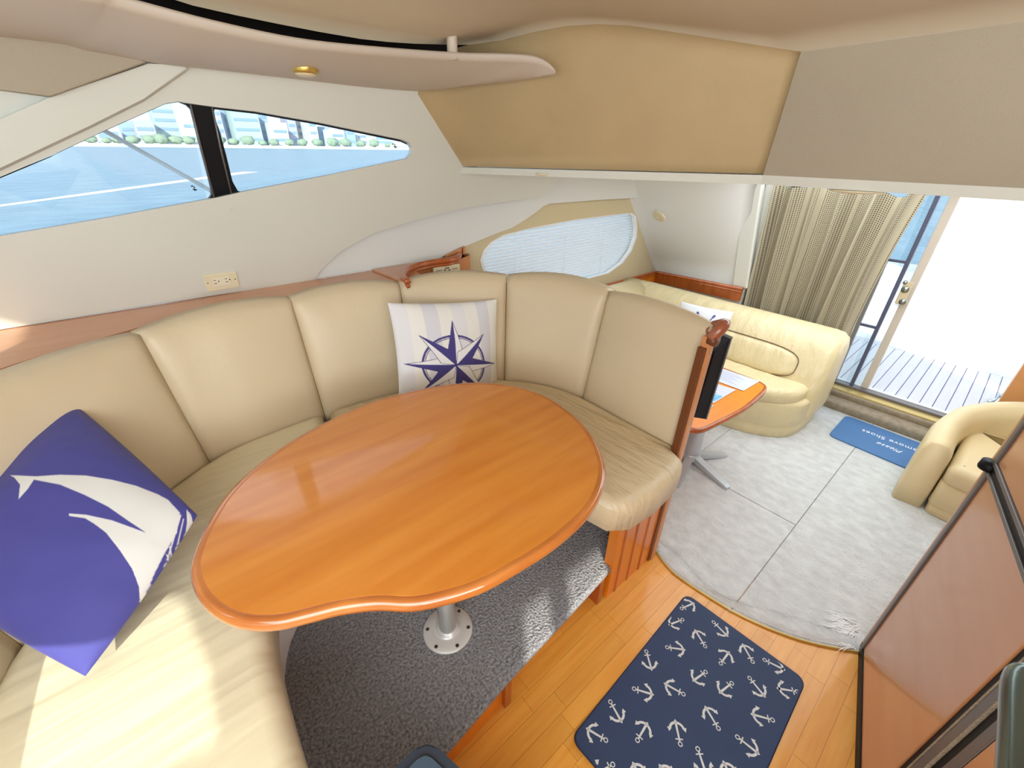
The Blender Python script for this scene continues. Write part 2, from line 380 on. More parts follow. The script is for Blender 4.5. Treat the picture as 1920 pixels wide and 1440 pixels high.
prism('carpet_panel', [(1.476, Y1-g)]+lowcv+[(1.85, -1.5), (3.75, -1.5), (3.75, Y1-g)], .0, .010, M['carpet'], cf, .002)
prism('carpet_panel', upcv[::-1]+[(1.476, Y1+g)][::-1]+[], .0, .010, M['carpet'], cf) if False else None
prism('carpet_panel', [(1.53, 2.1)]+upcv+[(1.476, Y1+g), (X1-g, Y1+g), (X1-g, 2.1)], .0, .010, M['carpet'], cf, .002)
prism('carpet_panel', [(X1+g, Y1+g), (X2-g, Y1+g), (X2-g, .879), (X1+g, .879)], .0, .0115, M['carpet'], cf, .002)
prism('carpet_panel', [(X1+g, .882), (X2-g, .882), (X2-g, 2.1), (X1+g, 2.1)], .0, .010, M['carpet'], cf, .002)
prism('carpet_panel', [(X2+g, Y1+g), (3.75, Y1+g), (3.75, 2.1), (X2+g, 2.1)], .0, .0105, M['carpet'], cf, .002)
box('underlay', (1.46, -1.6, -.06), (3.8, 2.3, -.013), M['dcarpet'], cf)
box('seam_bed', (1.72, -1.5, -.011), (3.75, 2.2, .006), M['dcarpet'], cf)
tube('edge_strip', [p+V((-.004, 0, .006)) for p in curve], .005, M['brass'], cf, 8)
# folded hem of the carpet along the curve, slightly raised
hem = [[p+V((.006, 0, .012)) for p in curve], [p+V((.02, .004, .020)) for p in curve], [p+V((.05+.03*math.sin(i*.30-1), .006, .030)) for i, p in enumerate(curve)], [p+V((.056+.03*math.sin(i*.30-1), .008, .0105)) for i, p in enumerate(curve)]]
sheet('carpet_hem', hem, M['carpet'], cf)
# frayed strands by the refrigerator foot
vs = []; fs = []
for i in range(260):
    a = rp_.random(); bx, by = 1.685+.12*a+rp_.random()*.05, -.17+.02*a+rp_.random()*.07
    an = rp_.uniform(1.6, 3.0); L = .03+.05*rp_.random(); d = V((math.cos(an), math.sin(an), 0)); s = V((-d.y, d.x, 0))*.0014
    p = V((bx, by, .012)); q = p+d*L*.6+V((0, 0, .008)); r = p+d*L
    k = len(vs); vs += [p-s, p+s, q+s, q-s, r]; fs += [(k, k+1, k+2, k+3), (k+3, k+2, k+4)]
fr = mesh('carpet_fray', vs, fs, M['white']); tag(fr, 'frayed white carpet threads at the foot of the refrigerator', 'carpet threads', kind='stuff')

# ------------------------------------------------------------------ raised dinette platform
plat = empty('dinette_platform', (.6, 1.0, 0), kind='structure'); plat['label'] = 'raised dinette platform with grey carpet and orange wood riser'
cedge = [(-1.2, .50), (.263, .546), (.51, .575), (.85, .602), (1.155, .629), (1.20, .66), (1.327, .754), (1.36, .80), (1.36, 2.1), (-1.2, 2.1)]
bm = bmesh.new()
puffy('carpet', cedge, .165, .20, .02, M['dcarpet'], plat)
prism('riser', [(1.105, .655), (1.066, .705), (.60, .665), (.546, .625), (.514, .632), (.50, .60), (.294, .58), (-1.2, .53), (-1.2, 2.05), (1.30, 2.05), (1.30, .70)], 0.0, .168, M['riser'], plat, .002)
for bx, by in ((1.09, .645), (.53, .60), (.05, .555)):
    box('bracket', (bx-.03, by-.018, 0.0), (bx, by+.05, .164), M['cherryh'], plat, .003)

#=WALLS
# ------------------------------------------------------------------ port wall with the wedge window
WP, WN = (0, 2.25, 1.13), (0, 1, .35)
def wp(x, y): return pl(x, y, WP, WN)
ridge = [(590, 527), (600, 508), (640, 470), (700, 437), (770, 415), (820, 402), (870, 390), (950, 378), (1017, 368), (1037, 350), (1057, 322)]
win = [(-80, 455), (0, 443), (200, 409), (400, 372), (440, 363), (600, 332), (765, 297), (772, 288), (773, 277), (768, 268), (755, 262), (600, 230), (480, 209), (400, 200), (350, 193), (335, 190), (310, 194), (200, 243), (100, 290), (0, 332), (-80, 372)]
bl = wp(-300, 668); outer = [wp(-300, 668), wp(0, 618), wp(300, 568)]+[wp(*p) for p in ridge]
tops = [(1.60, 2.02), (1.16, 2.02), (.4, 2.02), (-.5, 2.02), (-1.6, 2.02)]
def wz(x, z): return V((x, 2.25-.35*(z-1.13), z))
outer += [wz(1.62, 1.67), wz(1.45, 1.68), wz(1.45, 2.25), wz(-1.7, 2.25), wz(-1.7, 1.14)]
wl = holed('wall_left', outer, [[wp(*p) for p in win]], (0, .03, .0), M['wall']); struct(wl, 'cream port side wall above the dinette')
# window_1: frame, mullion, panes
WO = (0, 2.275, 1.13)
def wo(x, y, d=0.0): return pl(x, y, (0, WP[1]+d, WP[2]), WN)
w1 = empty('window_1', wp(380, 300), kind='structure'); w1['label'] = 'wedge shaped port window with black mullion'
holed('frame', [wo(x+(6 if x > 380 else -6), y+(5 if y > 270 else -5), .031) for x, y in win], [[wo(x, y+(-1 if y > 300 else 4 if x > 345 else 1), .031) for x, y in win]], (0, .02, 0), M['black'], w1)
mul = [(343, 190), (358, 204), (372, 260), (388, 320), (396, 352), (397, 366), (388, 378), (460, 362), (446, 358), (436, 340), (424, 290), (410, 240), (400, 214), (404, 201), (412, 198)]
hull('mullion', [wo(x, y, .025) for x, y in mul], (0, .03, 0), M['black'], w1)
tube('mullion_ridge', [wo(357, 196, .02), wo(375, 270, .02), wo(402, 372, .02)], .0035, M['greymetal'], w1, 6)
tube('mullion_ridge', [wo(398, 202, .02), wo(414, 280, .02), wo(434, 363, .02)], .0035, M['greymetal'], w1, 6)
hull('pane', [wo(*p, .05) for p in [(-80, 455), (388, 375), (372, 290), (345, 192), (310, 192), (-80, 372)]], (0, .004, 0), M['glass'], w1)
hull('pane', [wo(*p, .05) for p in [(440, 364), (773, 294), (773, 265), (405, 200), (415, 280)]], (0, .004, 0), M['glass'], w1)
def mark(px, py, s):
    vs = []; fs = []
    for k, (a, b, c, d) in enumerate([(-1, -1, -.2, -1), (-1, -1, -.7, -.3), (-.2, -.6, .3, -.7), (-.4, 0, .4, -.1), (0, .3, .9, .1), (.1, .3, .4, .9)]):
        p = wo(px+a*s, py+b*s, .045); q = wo(px+c*s, py+d*s, .045); u = V((0, 0, .002)); n = len(vs); vs += [p-u, q-u, q+u, p+u]; fs.append((n, n+1, n+2, n+3))
    return mesh('glass_stamp', vs, fs, M['black'], w1)
mark(364, 355, 6); mark(740, 275, 5)
# flat white line and grey rod seen through the window
wa, wb = pz(-120, 402, -1.245), pz(470, 322, -1.245); wd = (wb-wa).normalized().cross(V((0, 0, 1)))
r1 = mesh('white_line', [wa-wd*.25, wa+wd*.25, wb+wd*.9, wb-wd*.9], [(0, 1, 2, 3)], M['white']); tag(r1, 'thin white line on the water seen through the port window', 'white_line')
r2 = tube('stay_wire', [pyy(180, 236, 2.7), pyy(430, 377, 2.7)], .010, M['rope']); tag(r2, 'grey diagonal stay rod crossing the forward pane of the port window', 'rod')

# ledge behind the dinette cushions
lg = prism('window_ledge', [(-1.6, 1.6), (-.75, 1.62), (-.35, 1.86), (-.08, 1.98), (.2, 2.035), (.44, 2.045), (.7, 2.04), (.95, 1.99), (1.10, 2.0), (1.14, 2.245), (-1.6, 2.245)], 1.12, 1.158, M['ledge']); struct(lg, 'pinkish cherry ledge between port wall and dinette cushions')
# sweeping white side moulding
sw = [(588, 528), (600, 521), (680, 510), (760, 499), (800, 492), (820, 487), (845, 474), (870, 463), (900, 450), (930, 438), (960, 427), (985, 412), (1005, 398), (1020, 386), (1030, 382)]
YS = 2.262
swp = [pyy(*p, YS) for p in sw]
top = [pyy(1120, 375, YS), pyy(1211, 370, YS), pyy(1214, 333, YS), pyy(1214, 300, YS)]
swp += top+[V((1.3, YS, 1.72)), V((.55, YS, 1.4))]
ts = hull('trim_1', swp, (0, .055, 0), M['wall2']); struct(ts, 'sweeping white moulding under the port side header')

# ------------------------------------------------------------------ tan salon wall with blind window
YT = 2.33
def tp(x, y): return pyy(x, y, YT)
w2 = [(905, 500), (902, 487), (908, 470), (922, 454), (945, 441), (1000, 427), (1080, 412), (1150, 403), (1183, 400), (1190, 406), (1193, 425), (1192, 445), (1183, 470), (1166, 493), (1140, 512), (1095, 524), (1000, 540), (940, 545), (915, 530)]
tw = holed('wall_left_salon', [V((1.3, YT, .3)), V((4.3, YT, .3)), V((4.3, YT, 1.75)), V((1.3, YT, 1.75))], [[tp(*p) for p in w2]], (0, .04, 0), M['tanwall']); struct(tw, 'tan salon side wall around the rounded blind window')
w2e = empty('window_2', tp(1050, 470), kind='structure'); w2e['label'] = 'long rounded port window of the salon'
loop = [tp(*p) for p in w2]; c2 = sum(loop, V())/len(loop)
holed('frame', [c2+(p-c2)*1.012+V((0, -.004, 0)) for p in loop], [[c2+(p-c2)*.985+V((0, -.004, 0)) for p in loop]], (0, .03, 0), M['white'], w2e)
zlo, zhi = min(p.z for p in loop), max(p.z for p in loop); xlo, xhi = min(p.x for p in loop), max(p.x for p in loop)
box('pane', (xlo-.05, YT+.10, zlo-.05), (xhi+.05, YT+.105, zhi+.05), M['glass'], w2e)
bl_ = empty('window_blind', ((xlo+xhi)/2, YT+.06, zhi), 'white horizontal slatted blind closed in the rounded salon window', 'blind')
bm = bmesh.new(); bmesh.ops.create_cube(bm, size=1)
sm = bpy.data.meshes.new('slat'); bm.to_mesh(sm); bm.free(); sm.materials.append(M['blind'])
nsl = int((zhi-zlo+.04)/.0235)
for k in range(nsl):
    o = bpy.data.objects.new('slat', sm); COL.objects.link(o); o.parent = bl_
    o.location = V(((xlo+xhi)/2, YT+.065, zhi+.01-k*.0235)) - OFF[bl_.name]; o.scale = (xhi-xlo+.06, .0195, .0012); o.rotation_euler = (math.radians(58), 0, 0)
for x in (xlo+.35, (xlo+xhi)/2, xhi-.4): tube('lift_cord', [(x, YT+.052, zhi+.02), (x, YT+.052, zlo-.02)], .0012, M['blind'], bl_, 6)

# ------------------------------------------------------------------ aft bulkhead: slanted panel, pillar, door surround
cz = .84
cornB = pz(1228, 508, cz); cornB.y = YT; cornB = V((pyy(1228, 508, YT).x, YT, pyy(1228, 508, YT).z))
cornT = pyy(1180, 370, YT); RB = pxx(1396, 541, 3.58); RT = pxx(1424, 333, 3.56)
LB = V((cornB.x, YT, cornB.z))
dirT = (cornT-cornB); cornTT = cornB+dirT*1.9
rows = []
for k in range(9):
    t = k/8; a = cornB.lerp(cornTT, t); b = RB.lerp(RB+(RT-RB)*1.9, t)
    rows.append([a.lerp(b, s/10) for s in range(11)])
ab = sheet('wall_back', rows, M['wall2'], None, (.05, 0, 0)); struct(ab, 'white aft bulkhead panel with round speaker')
lowb = hull('wall_back_lower', [V((LB.x-.02, YT, 0)), LB, RB, V((RB.x, RB.y, 0))], (.03, .0, 0), M['wall2']); struct(lowb, 'lower part of the white aft bulkhead behind the sofa')
pil = hull('trim_2', [RB+V((-.01, -.02, -.0)), RB+V((.0, .10, .0)), RT+V((.0, .14, .25)), RT+V((-.01, .0, .25))], (.06, 0, 0), M['wall'], bev=.01); struct(pil, 'rounded cream pillar beside the curtain')
box_ = box('wall_back_side', (3.64, 1.33, 0), (4.0, 1.40, 1.75), M['wall']); struct(box_, 'cream return wall beside the sliding door')
outb = box('wall_stern_port', (3.96, 1.40, -.3), (4.0, 2.5, 1.8), M['wall']); struct(outb, 'port part of the stern bulkhead')
hb = empty('wood_trim_rail', LB, 'cherry wood trim rail with beaded top running round the salon corner', 'trim rail')
A0 = V((pyy(1128, 531, YT).x-.9, YT-.02, cornB.z)); A1 = LB+V((-.02, -.02, 0)); A2 = RB+V((-.02, 0, 0))
hgt = .10
for (p, q) in ((A0, A1), (A1, A2)):
    d = (q-p).normalized(); nrm = d.cross(V((0, 0, 1)));
    # nrm points inboard
    if nrm.dot(V((2.4, 1.0, p.z))-p) < 0: nrm = -nrm
    hull('trim_board', [p, q, q-V((0, 0, hgt)), p-V((0, 0, hgt))], nrm*.02, M['cherryh'] if p is A1 else M['riser'], hb, .002)
tube('bead', [A0+V((0, -.015, .002)), A1+V((-.05, -.015, .002)), A1+V((-.01, -.03, .002)), A2+V((-.015, 0, .002))], .013, M['cherryh'], hb, 10)
tube('bead', [A0+V((0, -.022, -.02)), A1+V((-.05, -.022, -.02)), A1+V((-.018, -.04, -.02)), A2+V((-.024, 0, -.02))], .006, M['cherryh'], hb, 8)
# round speaker on the bulkhead
def onbulk(px, py):
    n = (RB-cornB).cross(dirT).normalized(); return pl(px, py, cornB, n), n
sp, sn = onbulk(1236, 405)
if sn.dot(V((0, 0, 1.75))-sp) < 0: sn = -sn
spk = empty('oval_speaker', sp, 'cream oval speaker on the white aft bulkhead', 'speaker')
def disc(name, c, n, rx, ry, th, m, parent, seg=28):
    n = n.normalized(); a = n.cross(V((0, 0, 1))).normalized(); b = n.cross(a)
    vs = []; 
    for d, s in ((0, 1), (th*.6, 1), (th, .86)):
        for k in range(seg): t = 2*math.pi*k/seg; vs.append(c+n*d+a*math.cos(t)*rx*s+b*math.sin(t)*ry*s)
    fs = [(i*seg+k, i*seg+(k+1) % seg, (i+1)*seg+(k+1) % seg, (i+1)*seg+k) for i in range(2) for k in range(seg)]
    fs.append(tuple(range(2*seg, 3*seg))); fs.append(tuple(range(seg))[::-1])
    return mesh(name, vs, fs, m, parent, False)
disc('bezel', sp, sn, .066, .055, .012, M['plastic'], spk); disc('grille', sp+sn*.012, sn, .05, .04, .004, M['lamp'], spk); disc('hub', sp+sn*.016, sn, .018, .015, .004, M['plastic'], spk)

# ------------------------------------------------------------------ header panels over the salon entry
B0 = wp(868, 312); B1 = pxx(1431, 326, 1.8)
Bn = (B1-B0).cross(V((0, 0, 1))).normalized()
def hp(x, y): return pl(x, y, B0, Bn)
T0 = wp(783, 176); T1 = pxx(1502, 97, 1.8)
Tn = (T1-T0).cross(V((0, 0, 1))).normalized()
def hq(x, y): return pl(x, y, T0, Tn)
tcv = catmull([T0, hq(800, 120), hq(840, 96), hq(880, 84), hq(940, 76), hq(1000, 60), hq(1060, 49), hq(1120, 45), hq(1180, 48), hq(1250, 58), hq(1380, 78), T1], 4)
NB = len(tcv); bcv = [B0.lerp(B1, k/(NB-1)) for k in range(NB)]
bcv[1] = B0.lerp(B1, .7/(NB-1))+V((0, 0, .0))
hd = sheet('wall_header_left', [[b.lerp(t, q/8) for b, t in zip(bcv, tcv)] for q in range(9)], M['header'], None, (.03, 0, 0))
struct(hd, 'tan vinyl header panel over the salon entry')
h2 = [B1, pxx(1925, 345, 1.8), V((1.8, -.6, B1.z)), V((1.8, -.6, 2.05)), pxx(1925, 40, 1.8), pxx(1502, 97, 1.8)]
h2b = [V((1.8, p.y, p.z-(.012 if i in (0, 1, 2) else 0))) for i, p in enumerate(h2)]
hd2 = hull('wall_header_right', h2b, (.03, 0, 0), M['header2']); struct(hd2, 'taupe header panel right of the crease')
tr = hull('trim_3', [B0+V((-.015, .03, -.004)), B1+V((0, .0, -.004)), V((1.79, -1.5, B1.z+.0)), V((1.95, -1.5, B1.z)), V((2.2, 2.2, B1.z-.004))], (0, 0, -.03), M['wall']); struct(tr, 'white strip along the bottom edge of the header')
cl = box('ceiling_salon', (1.86, -1.6, 1.72), (4.3, 2.4, 1.76), M['ceiling']); struct(cl, 'low salon ceiling aft of the header')
bar = tube('curtain_rail', [pxx(1057, 324, 1.95), pxx(1200, 326, 1.95), pxx(1424, 333, 1.95)], .017, M['white'], None, 14); tag(bar, 'white rounded rail fixed under the header', 'rail')
# small lamps under header strip
for (x, y, lb) in ((1018, 317, 'small round downlight under the left part of the header'), (1612, 340, 'flat oval downlight under the header above the curtain')):
    c = pl(x, y, B1+V((0, 0, -.034)), (0, 0, 1)) if False else (hp(x, y) if x < 1431 else pxx(x, y, 1.85)); c.z = B1.z-.035
    e = empty('downlight', c, lb, 'lamp'); k = 1 if x < 1431 else 2.2
    lathe('bezel', c+V((0, 0, -.006)), [(.001, 0), (.03*k, 0), (.034*k, .003), (.034*k, .006)], M['plastic'], e); lathe('lens', c+V((0, 0, -.012)), [(.001, 0), (.018*k, .002), (.022*k, .006)], M['lamp'], e)

# ------------------------------------------------------------------ ceiling (curved headliner) and valance
toprow = [hq(880, 84), hq(940, 76), hq(1000, 60), hq(1060, 49), hq(1120, 45), hq(1180, 48), hq(1250, 58), hq(1380, 78), hq(1502, 97), pxx(1700, 70, 1.8), pxx(1925, 40, 1.8), V((1.8, -.6, 2.02)), V((1.8, -1.6, 2.0))]
rows = []
for k in range(13):
    t = k/12
    row = []
    for p in toprow:
        e = t**.8
        q = V((p.x*(1-t)+(-1.2)*t, p.y, p.z*(1-e)+2.12*e)); row.append(q)
    rows.append(row)
ced = catmull([hq(880, 84), pyy(800, 83, 1.60), pyy(700, 76, 1.60), pyy(600, 60, 1.60), pyy(440, 28, 1.60), pyy(330, 2, 1.60), pyy(120, -60, 1.58), V((-1.2, 1.5, 2.10))], 4)
ced = [ced[round(k*(len(ced)-1)/12)] for k in range(13)]
for k in range(13):
    n_ = len(rows[k]); sh = ced[k]-rows[k][0]
    for c in range(n_): f_ = max(0, 1-c/8)**1.5; rows[k][c] = rows[k][c]+sh*f_
vd = sheet('gap_shade', [[p for p in ced], [p+V((0, .05, .05)) for p in ced], [V((p.x, 2.2, 2.2)) for p in ced]], M['dark'], None); struct(vd, 'dark sheet painted as shade in the gap between ceiling edge and valance')
vd2 = hull('recess_shade', [wz(1.5, 2.0)+V((0, -.02, 0)), wz(-1.0, 2.0)+V((0, -.02, 0)), wz(-1.0, 2.3)+V((0, -.02, 0)), wz(1.5, 2.3)+V((0, -.02, 0))], (0, .01, 0), M['dark']); struct(vd2, 'dark sheet painted as shade at the back of the valance recess')
ce = sheet('ceiling', rows, M['ceiling'], None, (0, 0, .05)); struct(ce, 'smooth beige headliner')
ro = box('ceiling_side', (-1.75, 1.2, 2.24), (1.9, 2.5, 2.30), M['dark']); struct(ro, 'dark slab painted as shade in the void above the valance')
# valance: nose at y=1.5, returns to wall
nose = catmull([V((-1.7, 1.2, 2.06)), V((-.9, 1.36, 2.05)), pyy(60, -35, 1.47), pyy(225, 0, 1.5), pyy(400, 45, 1.5), pyy(560, 78, 1.5), pyy(700, 93, 1.5), pyy(860, 104, 1.5), pyy(960, 106, 1.43), pyy(1005, 110, 1.39), pyy(1030, 121, 1.37), pyy(1042, 134, 1.36)], 5)
wallb = catmull([V((-1.7, 1.95, 1.93)), V((-.9, 1.95, 1.95)), wp(0, 70)+V((0, 0, 0)), wp(160, 97), wp(290, 119), wp(420, 133), wp(550, 148), wp(680, 163), wp(780, 171), pyy(860, 163, 1.78), pyy(960, 153, 1.58), pyy(1041, 139, 1.37)], 5)
rows = []
for s in range(11):
    t = s/10; row = []
    for i_, (a, b) in enumerate(zip(nose, wallb)):
        q = b.lerp(a, t); fd_ = min(1, (len(nose)-1-i_)/14)
        q.z += -.028*math.sin(math.pi*min(1, t*1.02))*(1-.2*t)*fd_
        row.append(q)
    rows.append(row)
# rolled upper lip of the nose going back outboard
rows.append([a+V((0, .010, .010)) for a in nose]); rows.append([a+V((0, .04, .014)) for a in nose]); rows.append([a+V((0, .35, .03)) for a in nose])
va = sheet('trim_4', rows, M['valance'], None); struct(va, 'long curved rosy beige valance along the port ceiling')
vp = pyy(848, 92, 1.53); ps = cyl('valance_post', vp+V((0, 0, -.03)), .018, .12, M['valance']); tag(ps, 'short round post between valance and ceiling', 'post')
lc = pl(571, 126, (0, 1.80, 1.945), (0, -.2, -1)); 
lmp = empty('valance_lamp', lc, 'small round lamp with gold bezel under the curved valance', 'lamp')
lathe('bezel', lc+V((0, 0, -.018)), [(.022, 0), (.036, 0), (.040, .006), (.040, .05)], M['gold'], lmp)
lathe('lens', lc+V((0, 0, -.026)), [(.001, 0), (.022, .001), (.031, .006), (.033, .012)], M['lamp'], lmp)
# forward-port pillar and soffit panel (upper left)
pf = [wo(*p, -.03) for p in [(-250, 432), (0, 315), (170, 235), (270, 185), (352, 128), (345, 121), (278, 118), (97, 181), (-250, 330)]]
pi = hull('trim_5', pf, (0, .05, -.01), M['wall'], bev=.004); struct(pi, 'cream pillar moulding rising to the valance at upper left')
sf = [wo(*p, -.06) for p in [(-250, 150), (0, 40), (60, 45), (275, 116), (95, 181), (0, 168), (-250, 150)][1:6]]+[wo(-250, 150, -.06), wo(-250, 20, -.06)]
sp_ = hull('trim_6', sf, (0, .05, 0), M['header2'], bev=.003); struct(sp_, 'beige soffit panel at the upper left corner')

#=ROOM SHELL out of view: bow and starboard walls, openings shaped for the sun patches
def wall_yz(name, x, outer, holes, m, t=.04):
    return struct(holed(name, [(x, a, b) for a, b in outer], [[(x, a, b) for a, b in h] for h in holes], (-t, 0, 0), m))
paneA = [(.62, 1.0), (.62, 1.09), (.5, 1.16), (.15, 1.29), (-.1, 1.36), (-.377, 1.38), (-.55, 1.37), (-.243, 1.22), (-.2, 1.0)]  # pane outlines invented to shape the sun patches on seat and port wall
paneB = [(1.10, 1.45), (1.85, 1.45), (1.85, 2.12), (1.10, 2.12)]
fw = wall_yz('wall_front', -1.0, [(-1.6, 0), (2.4, 0), (2.4, 2.35), (-1.6, 2.35)], [paneA, paneB], M['wall'])
for i, pn in enumerate((paneA, paneB)):
    g_ = hull('window_%d' % (3+i), [(-1.02, a, b) for a, b in pn], (-.004, 0, 0), M['glass']); struct(g_, 'windshield pane behind the viewpoint, outline shaped for a sun patch')
slit = [[(-.885, 1.37), (-.72, 1.37), (-.70, 1.485), (-.86, 1.485)], [(-.66, 1.37), (-.24, 1.37), (-.24, 1.485), (-.62, 1.485)]]  # openings added low in the wall to shape the carpet sun patch
rw = struct(holed('wall_right', [(-1.7, -1.5, -.1), (4.0, -1.5, -.1), (4.0, -1.5, 2.3), (-1.7, -1.5, 2.3)], [[(a, -1.5, b) for a, b in h] for h in slit], (0, -.04, 0), M['wall']), 'cream starboard wall')
rf = struct(box('ceiling_roof', (-1.8, -1.7, 2.32), (4.1, 2.6, 2.38), M['white']), 'outer roof skin')
hl = struct(box('wall_left_outer', (-1.7, 2.25, -.3), (1.4, 2.29, 1.16), M['white']), 'hull side behind the dinette')
lf = struct(box('wall_lower_front', (-1.1, -1.5, -.3), (-1.045, 2.3, .2), M['wall']), 'low forward bulkhead')

# ------------------------------------------------------------------ sliding door, steps, aft deck
DX = 3.98
d1 = empty('door_1', (DX, .1, .12), kind='structure'); d1['label'] = 'open sliding glass door to the aft deck'
st = empty('door_steps', (3.8, .2, 0), kind='structure'); st['label'] = 'two taupe carpeted steps up to the door sill'
puffy('lower_step', [(3.73, -1.5), (3.73, 1.45), (3.95, 1.45), (3.95, -1.5)], 0, .075, .018, M['stepcarpet'], st)
puffy('upper_step', [(3.84, -1.5), (3.84, 1.45), (3.96, 1.45), (3.96, -1.5)], .06, .118, .012, M['stepcarpet'], st)
box('sill', (3.865, -1.5, .112), (3.95, 1.45, .128), M['brass'], d1, .004)
box('track', (3.95, -1.5, .10), (4.01, 1.45, .145), M['greymetal'], d1, .003)
box('track_rail', (4.01, -1.5, .10), (4.05, 1.45, .150), M['alu'], d1, .003)
ztop = 1.72
M['doorframe'] = mat('grey_blue_frame', (92, 96, 120), .4); M['frame2'] = mat('grey_frame', (150, 148, 146), .4)
def vbar(name, y0, y1, m, x0=3.965, x1=4.0): return box(name, (x0, y0, .145), (x1, y1, ztop), m, d1, .003)
yb = pxx(1595, 725, DX).y; vbar('mullion', yb-.012, yb+.012, M['doorframe'])
yf = pxx(1617, 725, DX+.03).y; vbar('door_stile', yf-.035, yf+.012, mat('pale_beige_stile', (222, 210, 192), .4), 4.01, 4.05)
yl = pxx(1563, 715, DX).y; vbar('door_stile', yl-.012, yl+.014, M['frame2'])
vbar('door_stile', 1.28, 1.33, M['black']); vbar('mullion', 1.16, 1.185, M['black'])
for py in (486, 610):
    z = pxx(1685 if py < 500 else 1640, py+4, DX).z; box('crossbar', (3.97, yb, z-.008), (3.995, 1.30, z+.008), M['doorframe'], d1)
box('pane', (3.981, yb, .15), (3.985, 1.28, ztop), M['glass'], d1); box('pane', (4.028, yf, .15), (4.031, yb+.05, ztop), M['glass'], d1)
for py, r in ((543, .022), (566, .020), (530, .012)):
    c = pxx(1692 if py > 560 else 1697, py, 3.95); cyl('lock', c, r, .03, M['steel'], d1, 16, (1, 0, 0))
lb_ = pxx(1699, 545, 3.955); box('lock', (lb_.x, lb_.y-.02, lb_.z-.10), (lb_.x+.02, lb_.y+.03, lb_.z+.06), M['lamp'], d1, .006)
rail = box('door_lintel', (3.95, -1.5, ztop), (4.06, 1.45, 1.80), M['wall'], d1)
# starboard jamb in pale orange wood
jy = pxx(1862, 768, 3.93).y
jb = struct(box('wall_back_right', (3.90, -1.5, .1), (3.98, jy, 1.75), M['jamb']), 'pale orange wood jamb right of the door opening')
# aft deck
dk = empty('aft_deck', (4.8, 0, .1), kind='structure'); dk['label'] = 'bleached teak aft deck with blue grey seams'
box('caulking', (4.05, -1.8, .04), (7.6, 2.2, .094), M['caulk'], dk)
y = -1.7
while y < 2.1: box('plank', (4.06, y+.003, .08), (5.3, y+.071, .100), M['deck'], dk); y += .074
box('border_plank', (5.303, -1.7, .08), (5.40, 2.1, .1005), M['deck'], dk)
box('deck_plate', (5.403, -3.8, .05), (7.6, 2.1, .1005), M['white'], dk)
ck = empty('cockpit_coaming', (5.6, 0, .1), kind='structure'); ck['label'] = 'white fibreglass cockpit surround'
zt = pxx(1660, 497, 7.0).z
box('transom', (7.0, -3.8, .05), (7.4, 2.2, zt), M['white'], ck, .04)
yq = pxx(1762, 420, 6.9).y
box('glare_block', (6.9, -3.8, .05), (7.5, yq, 2.6), M['white'], ck, .06)  # invented tall white block standing in for the blown-out brightness aft
box('side', (4.05, -2.0, -.4), (5.0, -1.72, 1.0), M['white'], ck, .04)
box('side', (4.05, 2.0, -.4), (7.5, 2.3, .62), M['white'], ck, .04)
hs = struct(box('hull', (3.9, -3.8, -1.3), (7.6, 2.3, .05), M['white']), 'white hull below the aft deck')
cp = pz(1882, 735, .2)
cl_ = empty('deck_cleat', (cp.x, cp.y, .1), 'small shiny deck fitting on the aft deck beside the orange jamb', 'cleat')
lathe('base', (cp.x, cp.y, .1), [(.05, 0), (.05, .01), (.02, .03), (.018, .07)], M['steel'], cl_, 16); tube('horn', [(cp.x-.07, cp.y-.02, .17), (cp.x, cp.y, .175), (cp.x+.07, cp.y+.02, .17)], [.006, .014, .006], M['steel'], cl_)

# curtain
def curtain():
    nu, nv = 260, 60; vs = []; fs = []; uvs = []
    pts = []
    for j in range(nv+1):
        v = j/nv
        for i in range(nu+1):
            u = i/nu
            zt = 1.545 + .022*math.sin(2*math.pi*u*3.2+.6) - .012*math.sin(2*math.pi*u*7+1)
            if u > .93: zt -= .02*(u-.93)/.07
            z = zt*(1-v)+.14*v
            yL, yR = 1.405-.075*v, .50+.05*min(1, v*1.6)
            ph = 2*math.pi*(6.6*u+.35*math.sin(u*5)+.25*math.sin(v*2+u*9)*v)
            amp = (.055+.018*math.sin(u*11+1))*(1-.25*v)
            sharp = math.sin(ph)+.25*math.sin(2*ph+.8)
            yy = yL*(1-u)+yR*u + .012*math.cos(ph)*(1-.3*v)
            if u > .6:  # folds sweeping down and inboard on the free edge
                k = (u-.6)/.4; yy += .045*k*math.sin(v*3.0)*(1-v)
            pts.append(V((3.66+amp*sharp, yy, z)))
    for j in range(nv):
        for i in range(nu): a = j*(nu+1)+i; fs.append((a, a+1, a+nu+2, a+nu+1))
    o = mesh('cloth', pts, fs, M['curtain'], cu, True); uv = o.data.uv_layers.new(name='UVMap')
    for p in o.data.polygons:
        for li, vi in zip(p.loop_indices, p.vertices): uv.data[li].uv = ((vi % (nu+1))/nu, (vi//(nu+1))/nv)
    return o
cu = empty('curtain', (3.66, 1.0, 1.6), 'pleated beige and brown woven curtain hanging over the glass door', 'curtain')
curtain()
tube('track', [(3.66, 1.42, 1.63), (3.66, .45, 1.63)], .008, M['alu'], cu)
for k in range(7):
    y = 1.39-k*.145; tube('hook', [(3.66, y, 1.63), (3.655, y, 1.60), (3.66, y, 1.545)], .0025, M['alu'], cu, 6)

